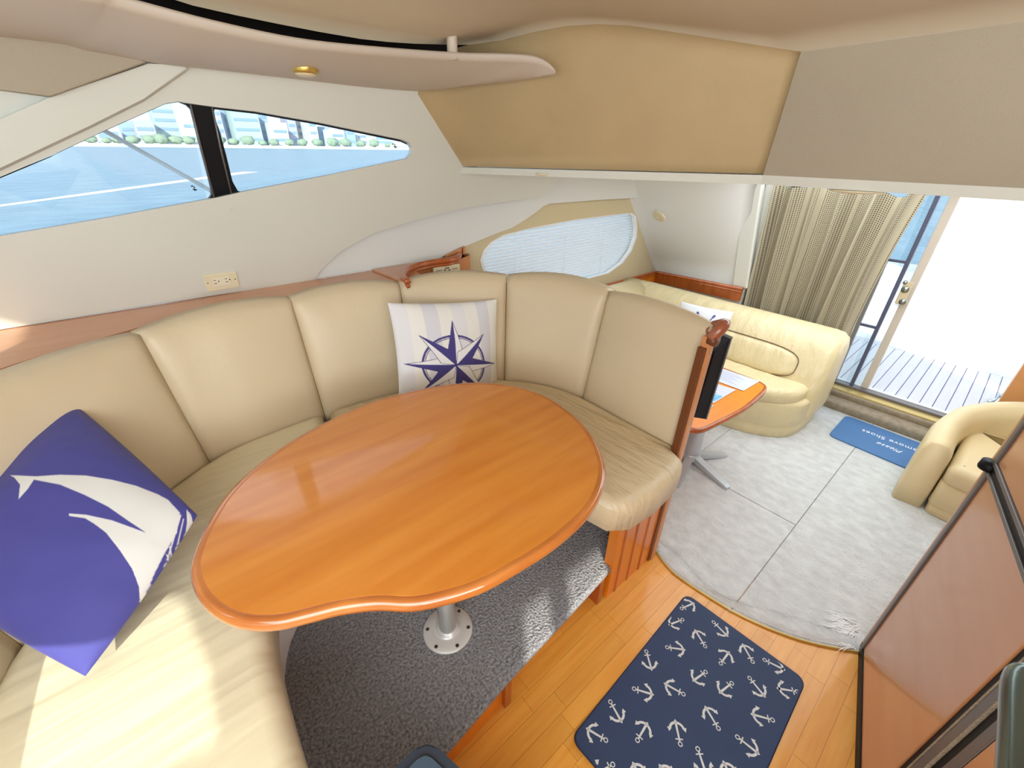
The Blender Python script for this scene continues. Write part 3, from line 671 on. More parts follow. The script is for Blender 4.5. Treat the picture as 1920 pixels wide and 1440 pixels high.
#=DINETTE
base = [V(p) for p in [(-.62, .25, 0), (-.60, .7, 0), (-.57, 1.0, 0), (-.50, 1.26, 0), (-.32, 1.53, 0), (-.02, 1.76, 0), (.20, 1.81, 0), (.44, 1.82, 0), (.66, 1.81, 0), (.88, 1.76, 0), (1.10, 1.68, 0), (1.29, 1.55, 0), (1.42, 1.38, 0), (1.475, 1.18, 0), (1.475, .90, 0), (1.47, .635, 0)]]
SM = catmull(base, 8)
def at(s): # s in control-point index units
    k = max(0, min(len(base)-1, s))*8; i = int(min(k, len(SM)-2)); return SM[i].lerp(SM[i+1], k-i)
def outn(s):
    a, b = at(max(0, s-.15)), at(min(len(base)-1, s+.15)); d = (b-a).normalized(); n = V((d.y, -d.x, 0))
    return -n if n.dot(at(s)-V((.45, .9, 0))) < 0 else n
dn = empty('dinette_settee', (.45, 1.5, .2), 'U-shaped beige leather dinette settee around the oval table', 'settee')
seams = [(0, 3.0), (3.0, 5.0), (5.0, 7.0), (7.0, 9.0), (9.0, 11.0), (11.0, 13.0), (13.0, 15.0)]
lean = {0: .07, 3: .09, 5: .10, 7: .12, 9: .13, 11: .15, 13: .13, 15: .03}
ltop = {0: 1.16, 3: 1.16, 5: 1.165, 7: 1.165, 9: 1.16, 11: 1.165, 13: 1.165, 15: 1.19}
def lf_(d, s):
    ks = sorted(d); 
    for a, b in zip(ks, ks[1:]):
        if a <= s <= b: t = (s-a)/(b-a); return d[a]*(1-t)+d[b]*t
    return d[ks[-1]]
for a, b in seams:
    s_ = lambda u, a=a, b=b: a+(b-a)*(.003+.994*u)
    bot = lambda u: at(s_(u))+V((0, 0, .60))
    topf = (lambda u: at(s_(u))+outn(s_(u))*lf_(lean, s_(u))+V((0, 0, lf_(ltop, s_(u))))) if a else (lambda u: at(s_(u))+outn(s_(u))*.03+V((0, 0, .80)))
    cushion('back_cushion', bot, topf, lambda u: outn(s_(u)), (.11 if b < 14 else .065), (.028 if a else .01), (.027 if a else 0), M['leather'], dn, 22, 16)
for s in (3, 5, 7, 9, 11, 13):
    p = at(s)+outn(s)*.035; q = at(s)+outn(s)*(lf_(lean, s)+.035)
    tube('seam', [p+V((0, 0, .62)), q+V((0, 0, lf_(ltop, s)-.03))], .0035, M['piping'], dn, 6)
def ser(a, b, n, off, z=0):
    out = []
    for k in range(n+1):
        s = a+(b-a)*k/n; p = at(s)+outn(s)*off; out.append((p.x, p.y))
    return out
# seats: outer edge follows the cushions, inner edge rounds the table space
inner = catmull([(-.06, .25, 0), (-.055, .7, 0), (-.02, .98, 0), (.08, 1.20, 0), (.30, 1.32, 0), (.55, 1.32, 0), (.80, 1.22, 0), (.92, 1.02, 0), (.945, .80, 0), (.955, .60, 0)], 6)
inn = [(p.x, p.y) for p in inner]
q = len(inn)
seatF = ser(0, 6.95, 20, .02)+[p for p in inn[:int(q*.47)]][::-1]
seatA = ser(7.05, 14.95, 20, .02)+[(1.46, .625), (1.435, .575), (1.38, .55), (1.2, .535), (1.06, .55), (.99, .60)]+[p for p in inn[int(q*.47)+1:-7]][::-1]
puffy('seat_cushion', seatF, .50, .665, .05, M['seat'], dn)
sa = puffy('seat_cushion', seatA, .515, .665, .055, M['seat2'], dn)
# plinth
plF = ser(0, 6.95, 14, .1)+[p for p in [(a+(-.06 if i < 30 else 0), b) for i, (a, b) in enumerate(inn[:int(q*.47)])]][::-1]
prism('plinth', plF, .20, .51, M['white'], dn)
plA = ser(7.05, 13.0, 12, .0)+[(1.30, .95), (1.18, 1.05)]+[(a+.14, b+.12) for a, b in inn[int(q*.47)+1:-14]][::-1]
prism('plinth', plA, .20, .52, M['cherry'], dn)

# end panel and partition beside the settee
pa = empty('partition', (1.46, .62, 0), 'cherry wood partition panel at the aft end of the dinette', 'partition')
def off_(s_i, d): p = at(s_i)+outn(s_i)*d; return p
bk = [V((1.525, .640, 0)), V((1.555, .72, 0)), V((1.625, .88, 0)), V((1.70, 1.05, 0)), V((1.745, 1.2, 0)), V((1.745, 1.4, 0)), V((1.67, 1.62, 0))]
bkc = catmull(bk, 4)
sheet('panel', [[p+V((0, 0, z)) for p in bkc] for z in (0.0, .6, 1.13)], M['cherry'], pa, (.018, -.004, 0), False)
hull('post', [V((1.452, .608, 0)), V((1.482, .608, 0)), V((1.519, .608, 1.16)), V((1.475, .608, 1.16))], (0, .035, 0), M['cherry'], pa, .005)
hull('groove', [V((1.430, .614, 0)), V((1.452, .614, 0)), V((1.475, .614, 1.12)), V((1.46, .614, 1.12))], (0, .03, 0), M['darkwood'], pa, .002)
box('end_panel', (1.12, .622, 0.0), (1.44, .665, .53), M['riser'], pa, .002)
for x in (1.17, 1.26, 1.35): box('flute', (x, .6175, 0.0), (x+.012, .625, .49), M['cherryh'], pa, .003)
hr = empty('partition_handrail', (1.505, .6, 1.17), 'rounded reddish wood hand rail end on top of the partition', 'handrail')
M['redwood'] = mat('reddish_wood', (170, 98, 66), .3, stretch=(4, 4, 4), vscale=3, col2=(146, 78, 48), coat=.5)
tube('rail', [V((1.530, .635, 1.165))]+[p+V((.012, 0, 1.16-.02*min(4, i))) for i, p in enumerate(bkc[1:])], .022, M['redwood'], hr, 12)
tube('hood', catmull([(1.487, .612, 1.155), (1.497, .598, 1.19), (1.518, .596, 1.205), (1.540, .606, 1.20), (1.545, .64, 1.18)], 5), .021, M['redwood'], hr, 12)
cyl('plug', (1.487, .590, 1.150), .021, .03, M['darkwood'], hr, 20, (0.1, 1, 0)); cyl('screw', (1.495, .604, 1.10), .004, .004, M['steel'], hr, 10, (0, 1, 0))
tv = empty('television', (1.6, .9, .79), 'black flat television mounted on the aft face of the partition', 'television')
E4 = [pyy(*p, .612) for p in ((1302, 783), (1322, 786), (1369, 635), (1340, 660))]; dv_ = V((.17, .36, -.03))
hull('housing', E4, dv_, M['tv'], tv, .002)
bz = [E4[1], E4[1]+V((.012, 0, -.004)), E4[2]+V((.012, 0, .006)), E4[2]]; hull('bezel', [p+V((0, -.004, 0)) for p in bz], dv_*1.02, M['greymetal'], tv, .001)
hull('screen', [E4[1]+V((.0125, .015, .02)), E4[1]+V((.0135, .015, .02)), E4[2]+V((.0135, .015, -.02)), E4[2]+V((.0125, .015, -.02))], dv_*.92, M['black'], tv)

# dining table
outl = [(355, 1075), (362, 1035), (385, 985), (420, 930), (470, 880), (535, 832), (610, 790), (690, 755), (760, 735), (830, 721), (900, 716), (970, 724), (1030, 745), (1080, 780), (1115, 820), (1133, 862), (1135, 895), (1122, 935), (1092, 975), (1040, 1020), (985, 1056), (920, 1093), (870, 1113), (820, 1127), (785, 1134), (755, 1136), (703, 1134), (637, 1142), (580, 1156), (520, 1170), (460, 1171), (410, 1155), (372, 1122)]
P3 = catmull([pz(x, y, .90) for x, y in outl], 4, True); to = [(p.x, p.y) for p in P3]
tb = empty('dining_table', (.44, .84, .2), 'large oval cherry dining table with one pedestal leg and a concave notch', 'table')
prism('tabletop', inset(to, .022), .871, .9012, M['table'], tb, .001)
bm = bmesh.new(); prof = [(.0225, .900), (.012, .9025), (.004, .899), (-.001, .888), (0, .878), (.006, .870), (.0225, .868)]
vs = []; fs = []; n = len(to)
for d, z in prof:
    for p in inset(to, d): vs.append((p[0], p[1], z))
for i in range(len(prof)-1):
    for k in range(n): a = i*n+k; b = i*n+(k+1) % n; fs.append((a, b, b+n, a+n))
bm.free(); mesh('edge_moulding', vs, fs, M['tabedge'], tb, True)
px_, py_ = .445, .845
prism('top_bracket', [(px_-.1, py_-.1), (px_+.1, py_-.1), (px_+.1, py_+.1), (px_-.1, py_+.1)], .85, .871, M['alu'], tb, .003)
lathe('pedestal', (px_, py_, .2), [(.032, .012), (.032, .5), (.03, .65)], M['alu'], tb, 32)
lathe('base_plate', (px_, py_, .2), [(.09, 0), (.09, .004), (.086, .008), (.05, .011), (.038, .014), (.036, .03), (.033, .03)], M['alu'], tb, 48)
for k in range(6):
    a = math.pi/3*k+.4; lathe('screw', (px_+math.cos(a)*.074, py_+math.sin(a)*.074, .208), [(.0065, 0), (.0065, .0022), (.003, .0015), (.001, .0012)], M['screw'], tb, 10)

#=PILLOWS
import array
def inpoly(x, y, P):
    c = False; j = len(P)-1
    for i in range(len(P)):
        xi, yi = P[i]; xj, yj = P[j]
        if (yi > y) != (yj > y) and x < (xj-xi)*(y-yi)/(yj-yi)+xi: c = not c
        j = i
    return c
def pillow(TL, TR, BR, BL, th, paint, name, label, N=220, k=.045):
    """corner points of the front; paint(s,t)->srgb with s right, t down"""
    TL, TR, BR, BL = map(V, (TL, TR, BR, BL)); n = (TR-TL).cross(BL-TL).normalized()
    if n.dot(C0-TL) < 0: n = -n
    def co(s, t, side):
        S, T = 2*s-1, 2*t-1
        s2 = .5+.5*S*(1-k*(1-T*T)*abs(S)**2); t2 = .5+.5*T*(1-k*(1-S*S)*abs(T)**2)
        p = TL.lerp(TR, s2).lerp(BL.lerp(BR, s2), t2)
        e = max(0, (1-S*S)*(1-T*T))**.5
        wr = .004*math.sin(9*S+5*T)*math.sin(6*T-2*S)*(1-e*.6)
        return p+n*side*(th*.5*e+wr*e)
    vs = []; cols = []; fs = []
    for j in range(N+1):
        for i in range(N+1):
            s, t = i/N, j/N; vs.append(co(s, t, 1)); cols += srgb(paint(s, t, vs[-1]))
    K = N+1
    for j in range(N):
        for i in range(N): a = j*K+i; fs.append((a, a+1, a+K+1, a+K))
    o = empty(name, (TL+TR+BR+BL)/4, label, 'pillow')
    f = mesh('printed_front', vs, fs, M['print'], o, True)
    ca = f.data.color_attributes.new('print', 'FLOAT_COLOR', 'POINT'); ca.data.foreach_set('color', array.array('f', cols))
    n2 = 24; vs = [co(i/n2, j/n2, -1) for j in range(n2+1) for i in range(n2+1)]
    fs = [(j*(n2+1)+i, j*(n2+1)+n2+1+i, j*(n2+1)+n2+2+i, j*(n2+1)+i+1) for j in range(n2) for i in range(n2)]
    mesh('back', vs, fs, M['navyfab'] if name == 'sailboat_pillow' else M['paper'], o, True)
    return o
# compass star pillow
NV = (64, 58, 128)
def star(s, t, p=None):
    stripe = int(s*8.0) % 4; basec = [(226, 226, 230), (234, 233, 228), (216, 217, 225), (234, 233, 228)][stripe]
    x, y = (s-.485)/.455, (t-.62)/.455; r = math.hypot(x, y); col = basec
    for a, b in ((.63, .67), (.60, .612), (.345, .36), (.30, .315), (.385, .39)):
        if a-.0 < r < b+.004: col = NV
    for ln, off, hw in ((1.0, 0, .16), (.98, 45, .15)):
        pass
    ang = math.degrees(math.atan2(x, -y)) % 360
    hit = None
    for layer, (off, ln, ir) in enumerate(((0, 1.0, .30), (45, .96, .30))):
        for k in range(4):
            a = off+90*k; d = (ang-a+180) % 360-180
            if abs(d) > 44: continue
            # kite: tip at ln on axis, shoulder at ir at +-22.5deg*
            rx = r*math.sin(math.radians(d)); ry = r*math.cos(math.radians(d))
            sh = (ir*math.sin(math.radians(38)), ir*math.cos(math.radians(38)))
            if ry > sh[1]: wd = sh[0]*(ln-ry)/(ln-sh[1])
            else: wd = sh[0]*ry/max(1e-6, sh[1])
            if abs(rx) < wd:
                hit = (NV if ((rx > 0) == (off == 45)) else (236, 236, 238))
                if wd-abs(rx) < .012 or abs(rx) < .004: hit = NV
    if r < .035: hit = NV
    return hit or col
p1 = pillow(pyy(727, 568, 1.70), pyy(932, 561, 1.64), pyy(934, 745, 1.575), pyy(748, 745, 1.62), .15, star, 'compass_pillow', 'white striped throw pillow with navy compass star behind the table')
# sailboat pillow, drawn in its own square (s to lower right, t to lower left)
def P2(pts): return pts
# image corners: top, right, bottom, left
cT, cR, cB, cL = pz(130, 750, 1.06), pz(370, 966, .86), pz(160, 1268, .70), V((0, 0, 0))
cL = pz(-165, 1070, .90)
# homography-free mapping: invert pixel -> plane coords
pn = (cR-cT).cross(cL-cT).normalized(); eu = cR-cT; ev = cL-cT
def uvof(x, y):
    p = pl(x, y, cT+pn*(.05 if pn.dot(C0-cT) > 0 else -.05), pn)-cT; a, b, c = eu.dot(eu), eu.dot(ev), ev.dot(ev); d, e = p.dot(eu), p.dot(ev); D = a*c-b*b
    return ((d*c-e*b)/D, (e*a-d*b)/D)
def cz_(pts): return [(x*.375, 740+y*.375) for x, y in pts]
def flat(p):
    q = p-C0; return (960+F*q.dot(right)/q.dot(fwd), 720+F*q.dot(down)/q.dot(fwd))
main = cz_([(48, 402), (180, 408), (300, 400), (430, 404), (560, 425), (680, 455), (790, 498), (840, 525), (900, 590), (885, 690), (820, 800), (770, 900), (715, 1040), (700, 1050), (695, 960), (660, 870), (600, 780), (530, 690), (470, 645), (425, 618), (345, 606), (345, 594), (430, 600), (560, 628), (730, 690), (640, 630), (540, 560), (420, 500), (300, 450), (170, 425), (140, 470), (92, 524), (100, 450), (72, 415)])
hullp = cz_([(932, 572), (955, 600), (968, 650), (940, 730), (860, 860), (780, 1000), (710, 1128), (690, 1120), (672, 1080), (700, 1060), (750, 1010), (790, 960), (870, 830), (925, 700), (935, 640)])
lines = [cz_(q_) for q_ in ([(900, 600), (908, 600), (800, 960), (792, 960)], [(915, 620), (921, 620), (880, 800), (872, 800)], [(845, 760), (853, 756), (866, 840), (858, 842)], [(830, 800), (836, 796), (855, 850), (848, 852)])]
def sail(s, t, p):
    x, y = flat(p); k = 0
    if x < 12 or x > 375 or y < 880 or y > 1175: return (64, 62, 138)
    for dx, dy in ((-.5, -.25), (.5, .25), (-.25, .5), (.25, -.5)):
        if any(inpoly(x+dx, y+dy, P) for P in (main, hullp, *lines)): k += 1
    k /= 4; return tuple(a*(1-k)+b*k for a, b in zip((64, 62, 138), (214, 212, 208)))
p2 = pillow(cT, cR, cB, cL, .17, sail, 'sailboat_pillow', 'navy throw pillow with white sailboat leaning on the left cushions', 360, -.03)
# ship wheel pillow on the salon sofa
def wheel(s, t, p=None):
    x, y = s-.56, t-.54; r = math.hypot(x, y); c = (232, 236, 240)
    if .255 < r < .285 or .20 < r < .235 or .05 < r < .085: return (74, 74, 156)
    for k in range(8):
        a = math.radians(45*k+22); d = abs(x*math.sin(a)-y*math.cos(a)); al = x*math.cos(a)+y*math.sin(a)
        if al > 0 and d < (.022 if .36 < al < .43 else .011) and al < .43: return (74, 74, 156)
    return c
a_ = pxx(1277, 565, 3.12); b_ = pxx(1376, 585, 3.20)
dn3 = V((-.13, -.02, -.33)); p3 = pillow(a_, b_, b_+dn3, a_+dn3, .10, wheel, 'ship_wheel_pillow', 'white throw pillow with blue ship wheel on the salon sofa', 120)

#=MATS
am = empty('anchor_mat', (1.0, .2, 0), 'navy rubber floor mat printed with white anchors', 'mat')
A, B, D = V((1.395, .40, 0)), V((1.435, -.068, 0)), V((.625, .365, 0)); A = pz(1287, 1117, 0); B = pz(1508, 1278, 0); D = pz(1072, 1387, 0); E_ = D+(B-A)
def rr(cs, r, n=6):
    out = []; L = len(cs)
    for i in range(L):
        p0, p1, p2 = V(cs[i-1]), V(cs[i]), V(cs[(i+1) % L]); a = p1+(p0-p1).normalized()*r; b = p1+(p2-p1).normalized()*r
        for k in range(n+1): t = k/n; out.append(a*(1-t)**2+p1*2*t*(1-t)+b*t*t)
    return out
pm = [(p.x, p.y) for p in rr([A, B, E_, D], .035)]
prism('mat_body', pm, .001, .010, M['mat'], am, .003)
tube('mat_rim', [V((x, y, .006)) for x, y in pm]+[V((pm[0][0], pm[0][1], .006))], .0045, M['matedge'], am, 6)
def anchor_mesh():
    bm = bmesh.new()
    def poly(pts): bm.faces.new([bm.verts.new((x, y, 0)) for x, y in pts])
    def ring(cx, cy, r0, r1, a0, a1, n, taper=0):
        for k in range(n):
            t0, t1 = k/n, (k+1)/n; q = []
            for t, rr_ in ((t0, r0), (t1, r0), (t1, r1), (t0, r1)):
                a = math.radians(a0+(a1-a0)*t); q.append((cx+math.cos(a)*rr_, cy+math.sin(a)*rr_))
            poly(q)
    ring(0, .42, .06, .10, 0, 360, 16)
    poly([(-.035, .33), (.035, .33), (.05, -.38), (-.05, -.38)]); poly([(-.16, .22), (.16, .22), (.16, .27), (-.16, .27)])
    ring(0, -.05, .27, .37, 200, 340, 14); poly([(-.10, -.38), (.10, -.38), (0, -.50)])
    poly([(-.42, -.20), (-.36, -.02), (-.22, -.16)]); poly([(.42, -.20), (.22, -.16), (.36, -.02)])
    me = bpy.data.meshes.new('anchor'); bm.to_mesh(me); bm.free(); me.materials.append(M['anchor']); return me
anm = anchor_mesh()
# photo pixel centre, pixel direction from ring end to crown
def cpx(x, y): return (1040+x/3.692, 1050+y/3.692)
anch = [((930, 310), (880, 335), (960, 300)), ((835, 430), (880, 415), (800, 445)), ((1160, 480), (1105, 435), (1190, 520)), ((1005, 540), (1040, 595), (975, 490)), ((845, 615), (785, 605), (890, 620)), ((1185, 680), (1150, 715), (1205, 640)), ((1335, 645), (1368, 700), (1305, 590)),
        ((655, 690), (635, 635), (670, 755)), ((1010, 810), (1045, 775), (960, 835)), ((1500, 700), (1480, 705), (1560, 745)), ((1190, 890), (1230, 850), (1140, 920)), ((1405, 880), (1352, 820), (1450, 940)), ((1610, 905), (1670, 910), (1555, 890)), ((620, 915), (552, 892), (675, 930)), ((825, 895), (885, 925), (770, 860)),
        ((425, 1050), (387, 985), (460, 1115)), ((290, 1210), (352, 1245), (228, 1170)), ((610, 1195), (572, 1250), (640, 1130)), ((850, 1195), (870, 1275), (835, 1115)), ((1090, 1095), (1133, 1165), (1045, 1020)), ((1435, 1095), (1500, 1105), (1375, 1070)), ((1345, 1285), (1265, 1225), (1410, 1340)), ((1025, 1395), (995, 1320), (1045, 1470)), ((350, 1440), (395, 1420), (290, 1480)), ((590, 1490), (620, 1560), (555, 1430)), ((1210, 1500), (1250, 1560), (1180, 1420)), ((790, 1520), (830, 1570), (740, 1440)), ((450, 1560), (480, 1620), (420, 1510))]
pmv = [V((x, y)) for x, y in pm]
for c, a, b in anch:
    pa_, pb_ = pz(*cpx(*a), .0105), pz(*cpx(*b), .0105); d = pa_-pb_; mid = (pa_+pb_)/2
    # keep the print inside the mat: clip the copy's polygons on the mat outline
    me = anm; o = bpy.data.objects.new('anchor', me); COL.objects.link(o); o.parent = am
    L = .078; o.matrix_parent_inverse = Matrix.Translation(-OFF[am.name]); o.location = (mid.x, mid.y, .0106); o.rotation_euler = (0, 0, math.atan2(d.y, d.x)-math.pi/2); o.scale = (L, L, 1)
    R_ = Matrix.Rotation(o.rotation_euler.z, 3, 'Z'); bad = any(not inpoly(*((R_@V((v.co.x*L, v.co.y*L, 0)))+mid)[:2], pm) for v in me.vertices)
    if bad:
        bm = bmesh.new(); bm.from_mesh(me)
        for v in bm.verts: q = R_@V((v.co.x*L, v.co.y*L, 0))+V((mid.x, mid.y, 0)); v.co = (q.x, q.y, .0106)
        for p0, p1 in ((A, B), (B, E_), (E_, D), (D, A)):
            ed = (p1-p0).normalized(); nn = V((ed.y, -ed.x, 0)); cen = (A+E_)/2
            if nn.dot(cen-p0) > 0: nn = -nn
            bmesh.ops.bisect_plane(bm, geom=bm.verts[:]+bm.edges[:]+bm.faces[:], plane_co=p0-nn*.006, plane_no=nn, clear_outer=True)
        m2 = bpy.data.meshes.new('anchor'); bm.to_mesh(m2); bm.free(); m2.materials.append(M['anchor'])
        o.data = m2; o.location = (0, 0, 0); o.rotation_euler = (0, 0, 0); o.scale = (1, 1, 1)
# blue welcome mat
bmz = empty('shoe_mat', (3.5, .1, 0), 'light blue mat with white lettering on carpet below the door steps', 'mat')
m1, m2_ = pz(1570, 821, .01), pz(1602, 787, .01)
xa, xb = 3.30, 3.70
prism('mat_body', [(p.x, p.y) for p in rr([V((xa, .40, 0)), V((xb, .40, 0)), V((xb-.02, -.15, 0)), V((xa-.03, -.15, 0))], .05)], .011, .020, M['bluemat'], bmz, .002)
def text(name, s, loc, size, rotz, m, parent, shear=0):
    c = bpy.data.curves.new(name, 'FONT'); c.body = s; c.size = .08; c.extrude = .0004; c.align_x = 'CENTER'; c.align_y = 'CENTER'; c.shear = shear; c.space_character = 1.1
    o = bpy.data.objects.new(name, c); c.materials.append(m); link(o, parent); o.location = loc; o.rotation_euler = (0, 0, rotz)
    bpy.context.view_layer.update(); me = bpy.data.meshes.new_from_object(o.evaluated_get(bpy.context.evaluated_depsgraph_get())); xs = [v.co.x for v in me.vertices]; f_ = size/(max(xs)-min(xs)); me.transform(Matrix.Diagonal((f_, f_*1.15, 1, 1)))
    o2 = bpy.data.objects.new(name, me); link(o2, parent); o2.location = loc; o2.rotation_euler = (0, 0, rotz); me.materials.clear(); me.materials.append(m)
    bpy.data.objects.remove(o); o2.name = name
    return o2
tR = pz(1660, 827, .02); text('lettering', 'Remove Shoes', (3.555, .092, .0205), .34, math.pi/2, M['white'], bmz)
text('lettering', 'Please', (3.454, .082, .0205), .14, math.pi/2, M['white'], bmz, .4)

#=SALON FURNITURE
sf = empty('salon_sofa', (3.2, 1.2, 0), 'butter yellow leather corner sofa with padded back in the salon', 'sofa')
XF = 2.80
plan = [(p.x, p.y) for p in catmull([(2.30, 1.55, 0), (2.62, 1.50, 0), (2.76, 1.28, 0), (2.82, .98, 0), (2.88, .76, 0), (3.03, .58, 0), (3.25, .535, 0), (3.5, .54, 0)], 6)]+[(3.5, 2.28), (2.30, 2.28)]
puffy('base', inset(plan, .012), .0115, .11, .015, M['sofa'], sf)
puffy('apron', plan, .10, .295, .03, M['sofa'], sf)
sp2 = [(p.x, p.y) for p in catmull([(2.30, 1.54, 0), (2.60, 1.49, 0), (2.74, 1.28, 0), (2.80, .98, 0), (2.86, .78, 0), (3.00, .61, 0), (3.18, .575, 0)], 6)]+[(3.25, .60), (3.27, 2.1), (2.30, 2.1)]
puffy('seat_cushion', sp2, .28, .385, .05, M['sofa'], sf)
def loft(name, secs, m, parent): # secs: list of closed loops
    n = len(secs[0]); vs = [p for s in secs for p in s]; fs = []
    for i in range(len(secs)-1):
        for k in range(n): a = i*n+k; b = i*n+(k+1) % n; fs.append((a, b, b+n, a+n))
    fs.append(tuple(range(n))[::-1]); fs.append(tuple(range((len(secs)-1)*n, len(secs)*n)))
    return mesh(name, vs, fs, m, parent, True)
prof = [(3.13, .30), (3.15, .42), (3.20, .56), (3.27, .665), (3.36, .712), (3.45, .708), (3.52, .66), (3.54, .5), (3.54, .10), (3.30, .08), (3.16, .12)]
pc = [(p.x, p.y) for p in catmull([(a, b, 0) for a, b in prof], 4, True)]
cx_, cy_ = 3.34, .40
secs = []
for y, s in ((.515, .55), (.52, .75), (.535, .9), (.57, .98), (.62, 1.0), (1.2, 1.0), (1.75, 1.0), (2.05, 1.0), (2.29, .98)):
    secs.append([V((cx_+(a-cx_)*s, y, cy_+(b-cy_)*s)) for a, b in pc])
loft('backrest', secs, M['sofa'], sf)
# port wing backrest
secs = []
for x, s in ((2.2, .9), (2.25, 1), (3.0, 1), (3.30, 1)):
    secs.append([V((x, 1.90+(a-3.13)*.9, .02+b)) for a, b in pc])
loft('backrest', secs, M['sofa'], sf)
def padv(u, v): # recessed lumbar pad on the sloped back front
    y = 1.50-(1.50-.70)*u; z = .375+(.575-.375)*v; x = 3.135+(z-.375)*.40; return V((x, y, z))
rows = []
for j in range(13):
    row = []
    for i in range(29):
        U, W = 2*i/28-1, 2*j/12-1; e = max(0, (1-abs(U)**4)*(1-abs(W)**3))**.4
        k = 1-.10*abs(W)**4; p = padv(.5+.5*U*k, .5+.5*W*(1-.25*max(0, abs(U)-.7)/.3)); p.x -= .038*e+.004*math.sin(U*17)*e-.006; p.z += .02*(1-abs(W))*0; row.append(p)
    rows.append(row)
sheet('lumbar_pad', rows, M['sofa'], sf)
ringp = [padv(.5+.5*a_2, .5+.5*b_2)+V((-.012, 0, 0)) for a_2, b_2 in [(math.copysign(abs(math.cos(t))**.5, math.cos(t))*1.0, math.copysign(abs(math.sin(t))**.6, math.sin(t))*1.0) for t in [2*math.pi*k/40 for k in range(41)]]]
tube('piping', ringp, .003, M['piping'], sf, 6)

# coffee table
ct = empty('coffee_table', (2.29, .88, .01), 'small orange cherry coffee table on a grey four-foot pedestal', 'table')
TZ = .55
tpoly = [(p.x, p.y) for p in catmull([(1.80, .80, 0), (1.81, .73, 0), (1.85, .692, 0), (1.95, .672, 0), (2.2, .645, 0), (2.42, .650, 0), (2.54, .664, 0), (2.585, .70, 0), (2.60, .80, 0), (2.60, 1.2, 0), (2.57, 1.28, 0), (2.48, 1.31, 0), (2.2, 1.33, 0), (1.93, 1.31, 0), (1.83, 1.27, 0), (1.80, 1.18, 0)], 4, True)]
M['ctop'] = mat('bright_orange_cherry', (246, 148, 34), .3, stretch=(1, 8, 1), vscale=2, col2=(238, 132, 24), coat=.4)
prism('tabletop', inset(tpoly, .018), TZ-.022, TZ, M['ctop'], ct, .001)
vs = []; fs = []; n = len(tpoly); prof = [(.0185, TZ), (.008, TZ+.003), (0, TZ-.006), (0, TZ-.02), (.006, TZ-.028), (.0185, TZ-.026)]
for d, z in prof:
    for p in inset(tpoly, d): vs.append((p[0], p[1], z))
for i in range(len(prof)-1):
    for k in range(n): a = i*n+k; b = i*n+(k+1) % n; fs.append((a, b, b+n, a+n))
mesh('edge_moulding', vs, fs, M['cherryh'], ct, True)
hc = V((2.295, .885, 0))
lathe('column', hc, [(.05, .06), (.046, .10), (.040, .35), (.040, TZ-.026)], M['silverpaint'], ct, 28)
lathe('hub', hc, [(.055, .03), (.06, .045), (.05, .075), (.045, .08)], M['silverpaint'], ct, 28)
for tip in ((1366, 915), (1362, 853), (1268, 912)):
    t_ = pz(*tip, .02); d = (t_-hc); d.z = 0; L = min(.36, d.length); d.normalize(); s = V((-d.y, d.x, 0))
    e_ = hc+d*L; vs = []
    for f, wd, zt_, zb in ((.03, .024, .07, .03), (L*.5, .022, .05, .022), (L-.02, .020, .032, .012), (L, .014, .026, .012)):
        p = hc+d*f
        vs += [p+s*wd+V((0, 0, zt_)), p-s*wd+V((0, 0, zt_)), p-s*wd+V((0, 0, zb)), p+s*wd+V((0, 0, zb))]
    fs = [(i*4+k, i*4+(k+1) % 4, i*4+4+(k+1) % 4, i*4+4+k) for i in range(3) for k in range(4)]+[(3, 2, 1, 0), (12, 13, 14, 15)]
    mesh('foot', vs, fs, M['silverpaint'], ct)
d4 = V((.25, .22, 0)).normalized(); 
vs = []; s = V((-d4.y, d4.x, 0))
for f, wd, zt_, zb in ((.03, .024, .07, .03), (.17, .022, .05, .022), (.32, .020, .032, .012), (.34, .014, .026, .012)):
    p = hc+d4*f; vs += [p+s*wd+V((0, 0, zt_)), p-s*wd+V((0, 0, zt_)), p-s*wd+V((0, 0, zb)), p+s*wd+V((0, 0, zb))]
mesh('foot', vs, fs, M['silverpaint'], ct)
# papers
def paper(name, px4, label, m, lines=0, band=None):
    P4 = [pz(x, y, TZ+.003) for x, y in px4]; o = empty(name, sum(P4, V())/4, label, 'paper')
    hull('sheet', P4, (0, 0, .0008), m, o)
    for k in range(lines):
        t = .12+.74*k/lines; a = P4[0].lerp(P4[3], t); b = P4[1].lerp(P4[2], t); a, b = a.lerp(b, .08), a.lerp(b, .55+.3*((k*7) % 3)/3); dd = (P4[3]-P4[0])*.012; u = V((0, 0, .0012))
        mesh('text_line', [a+u, b+u, b+dd+u, a+dd+u], [(0, 1, 2, 3)], M['paperline'], o)
    if band:
        t0, t1, bmn = band; u = V((0, 0, .0013)); a = P4[3].lerp(P4[0], t0); b = P4[2].lerp(P4[1], t0); c = P4[2].lerp(P4[1], t1); d = P4[3].lerp(P4[0], t1)
        mesh('colour_band', [a.lerp(b, .05)+u, a.lerp(b, .95)+u, d.lerp(c, .95)+u, d.lerp(c, .05)+u], [(0, 1, 2, 3)], bmn, o)
    return o
paper('info_sheet', [(1345, 688), (1424, 715), (1394, 733), (1318, 705)], 'white printed sheet on the far side of the coffee table', M['paper'], 9)
paper('brochure', [(1318, 712), (1380, 731), (1338, 756), (1285, 735)], 'white and blue brochure in the middle of the coffee table', M['paper'], 4, (.08, .45, M['brochblue']))
paper('dark_card', [(1318, 752), (1338, 761), (1324, 771), (1305, 762)], 'small dark blue card at the near corner of the coffee table', M['paper'], 0, (.1, .9, M['navyink']))

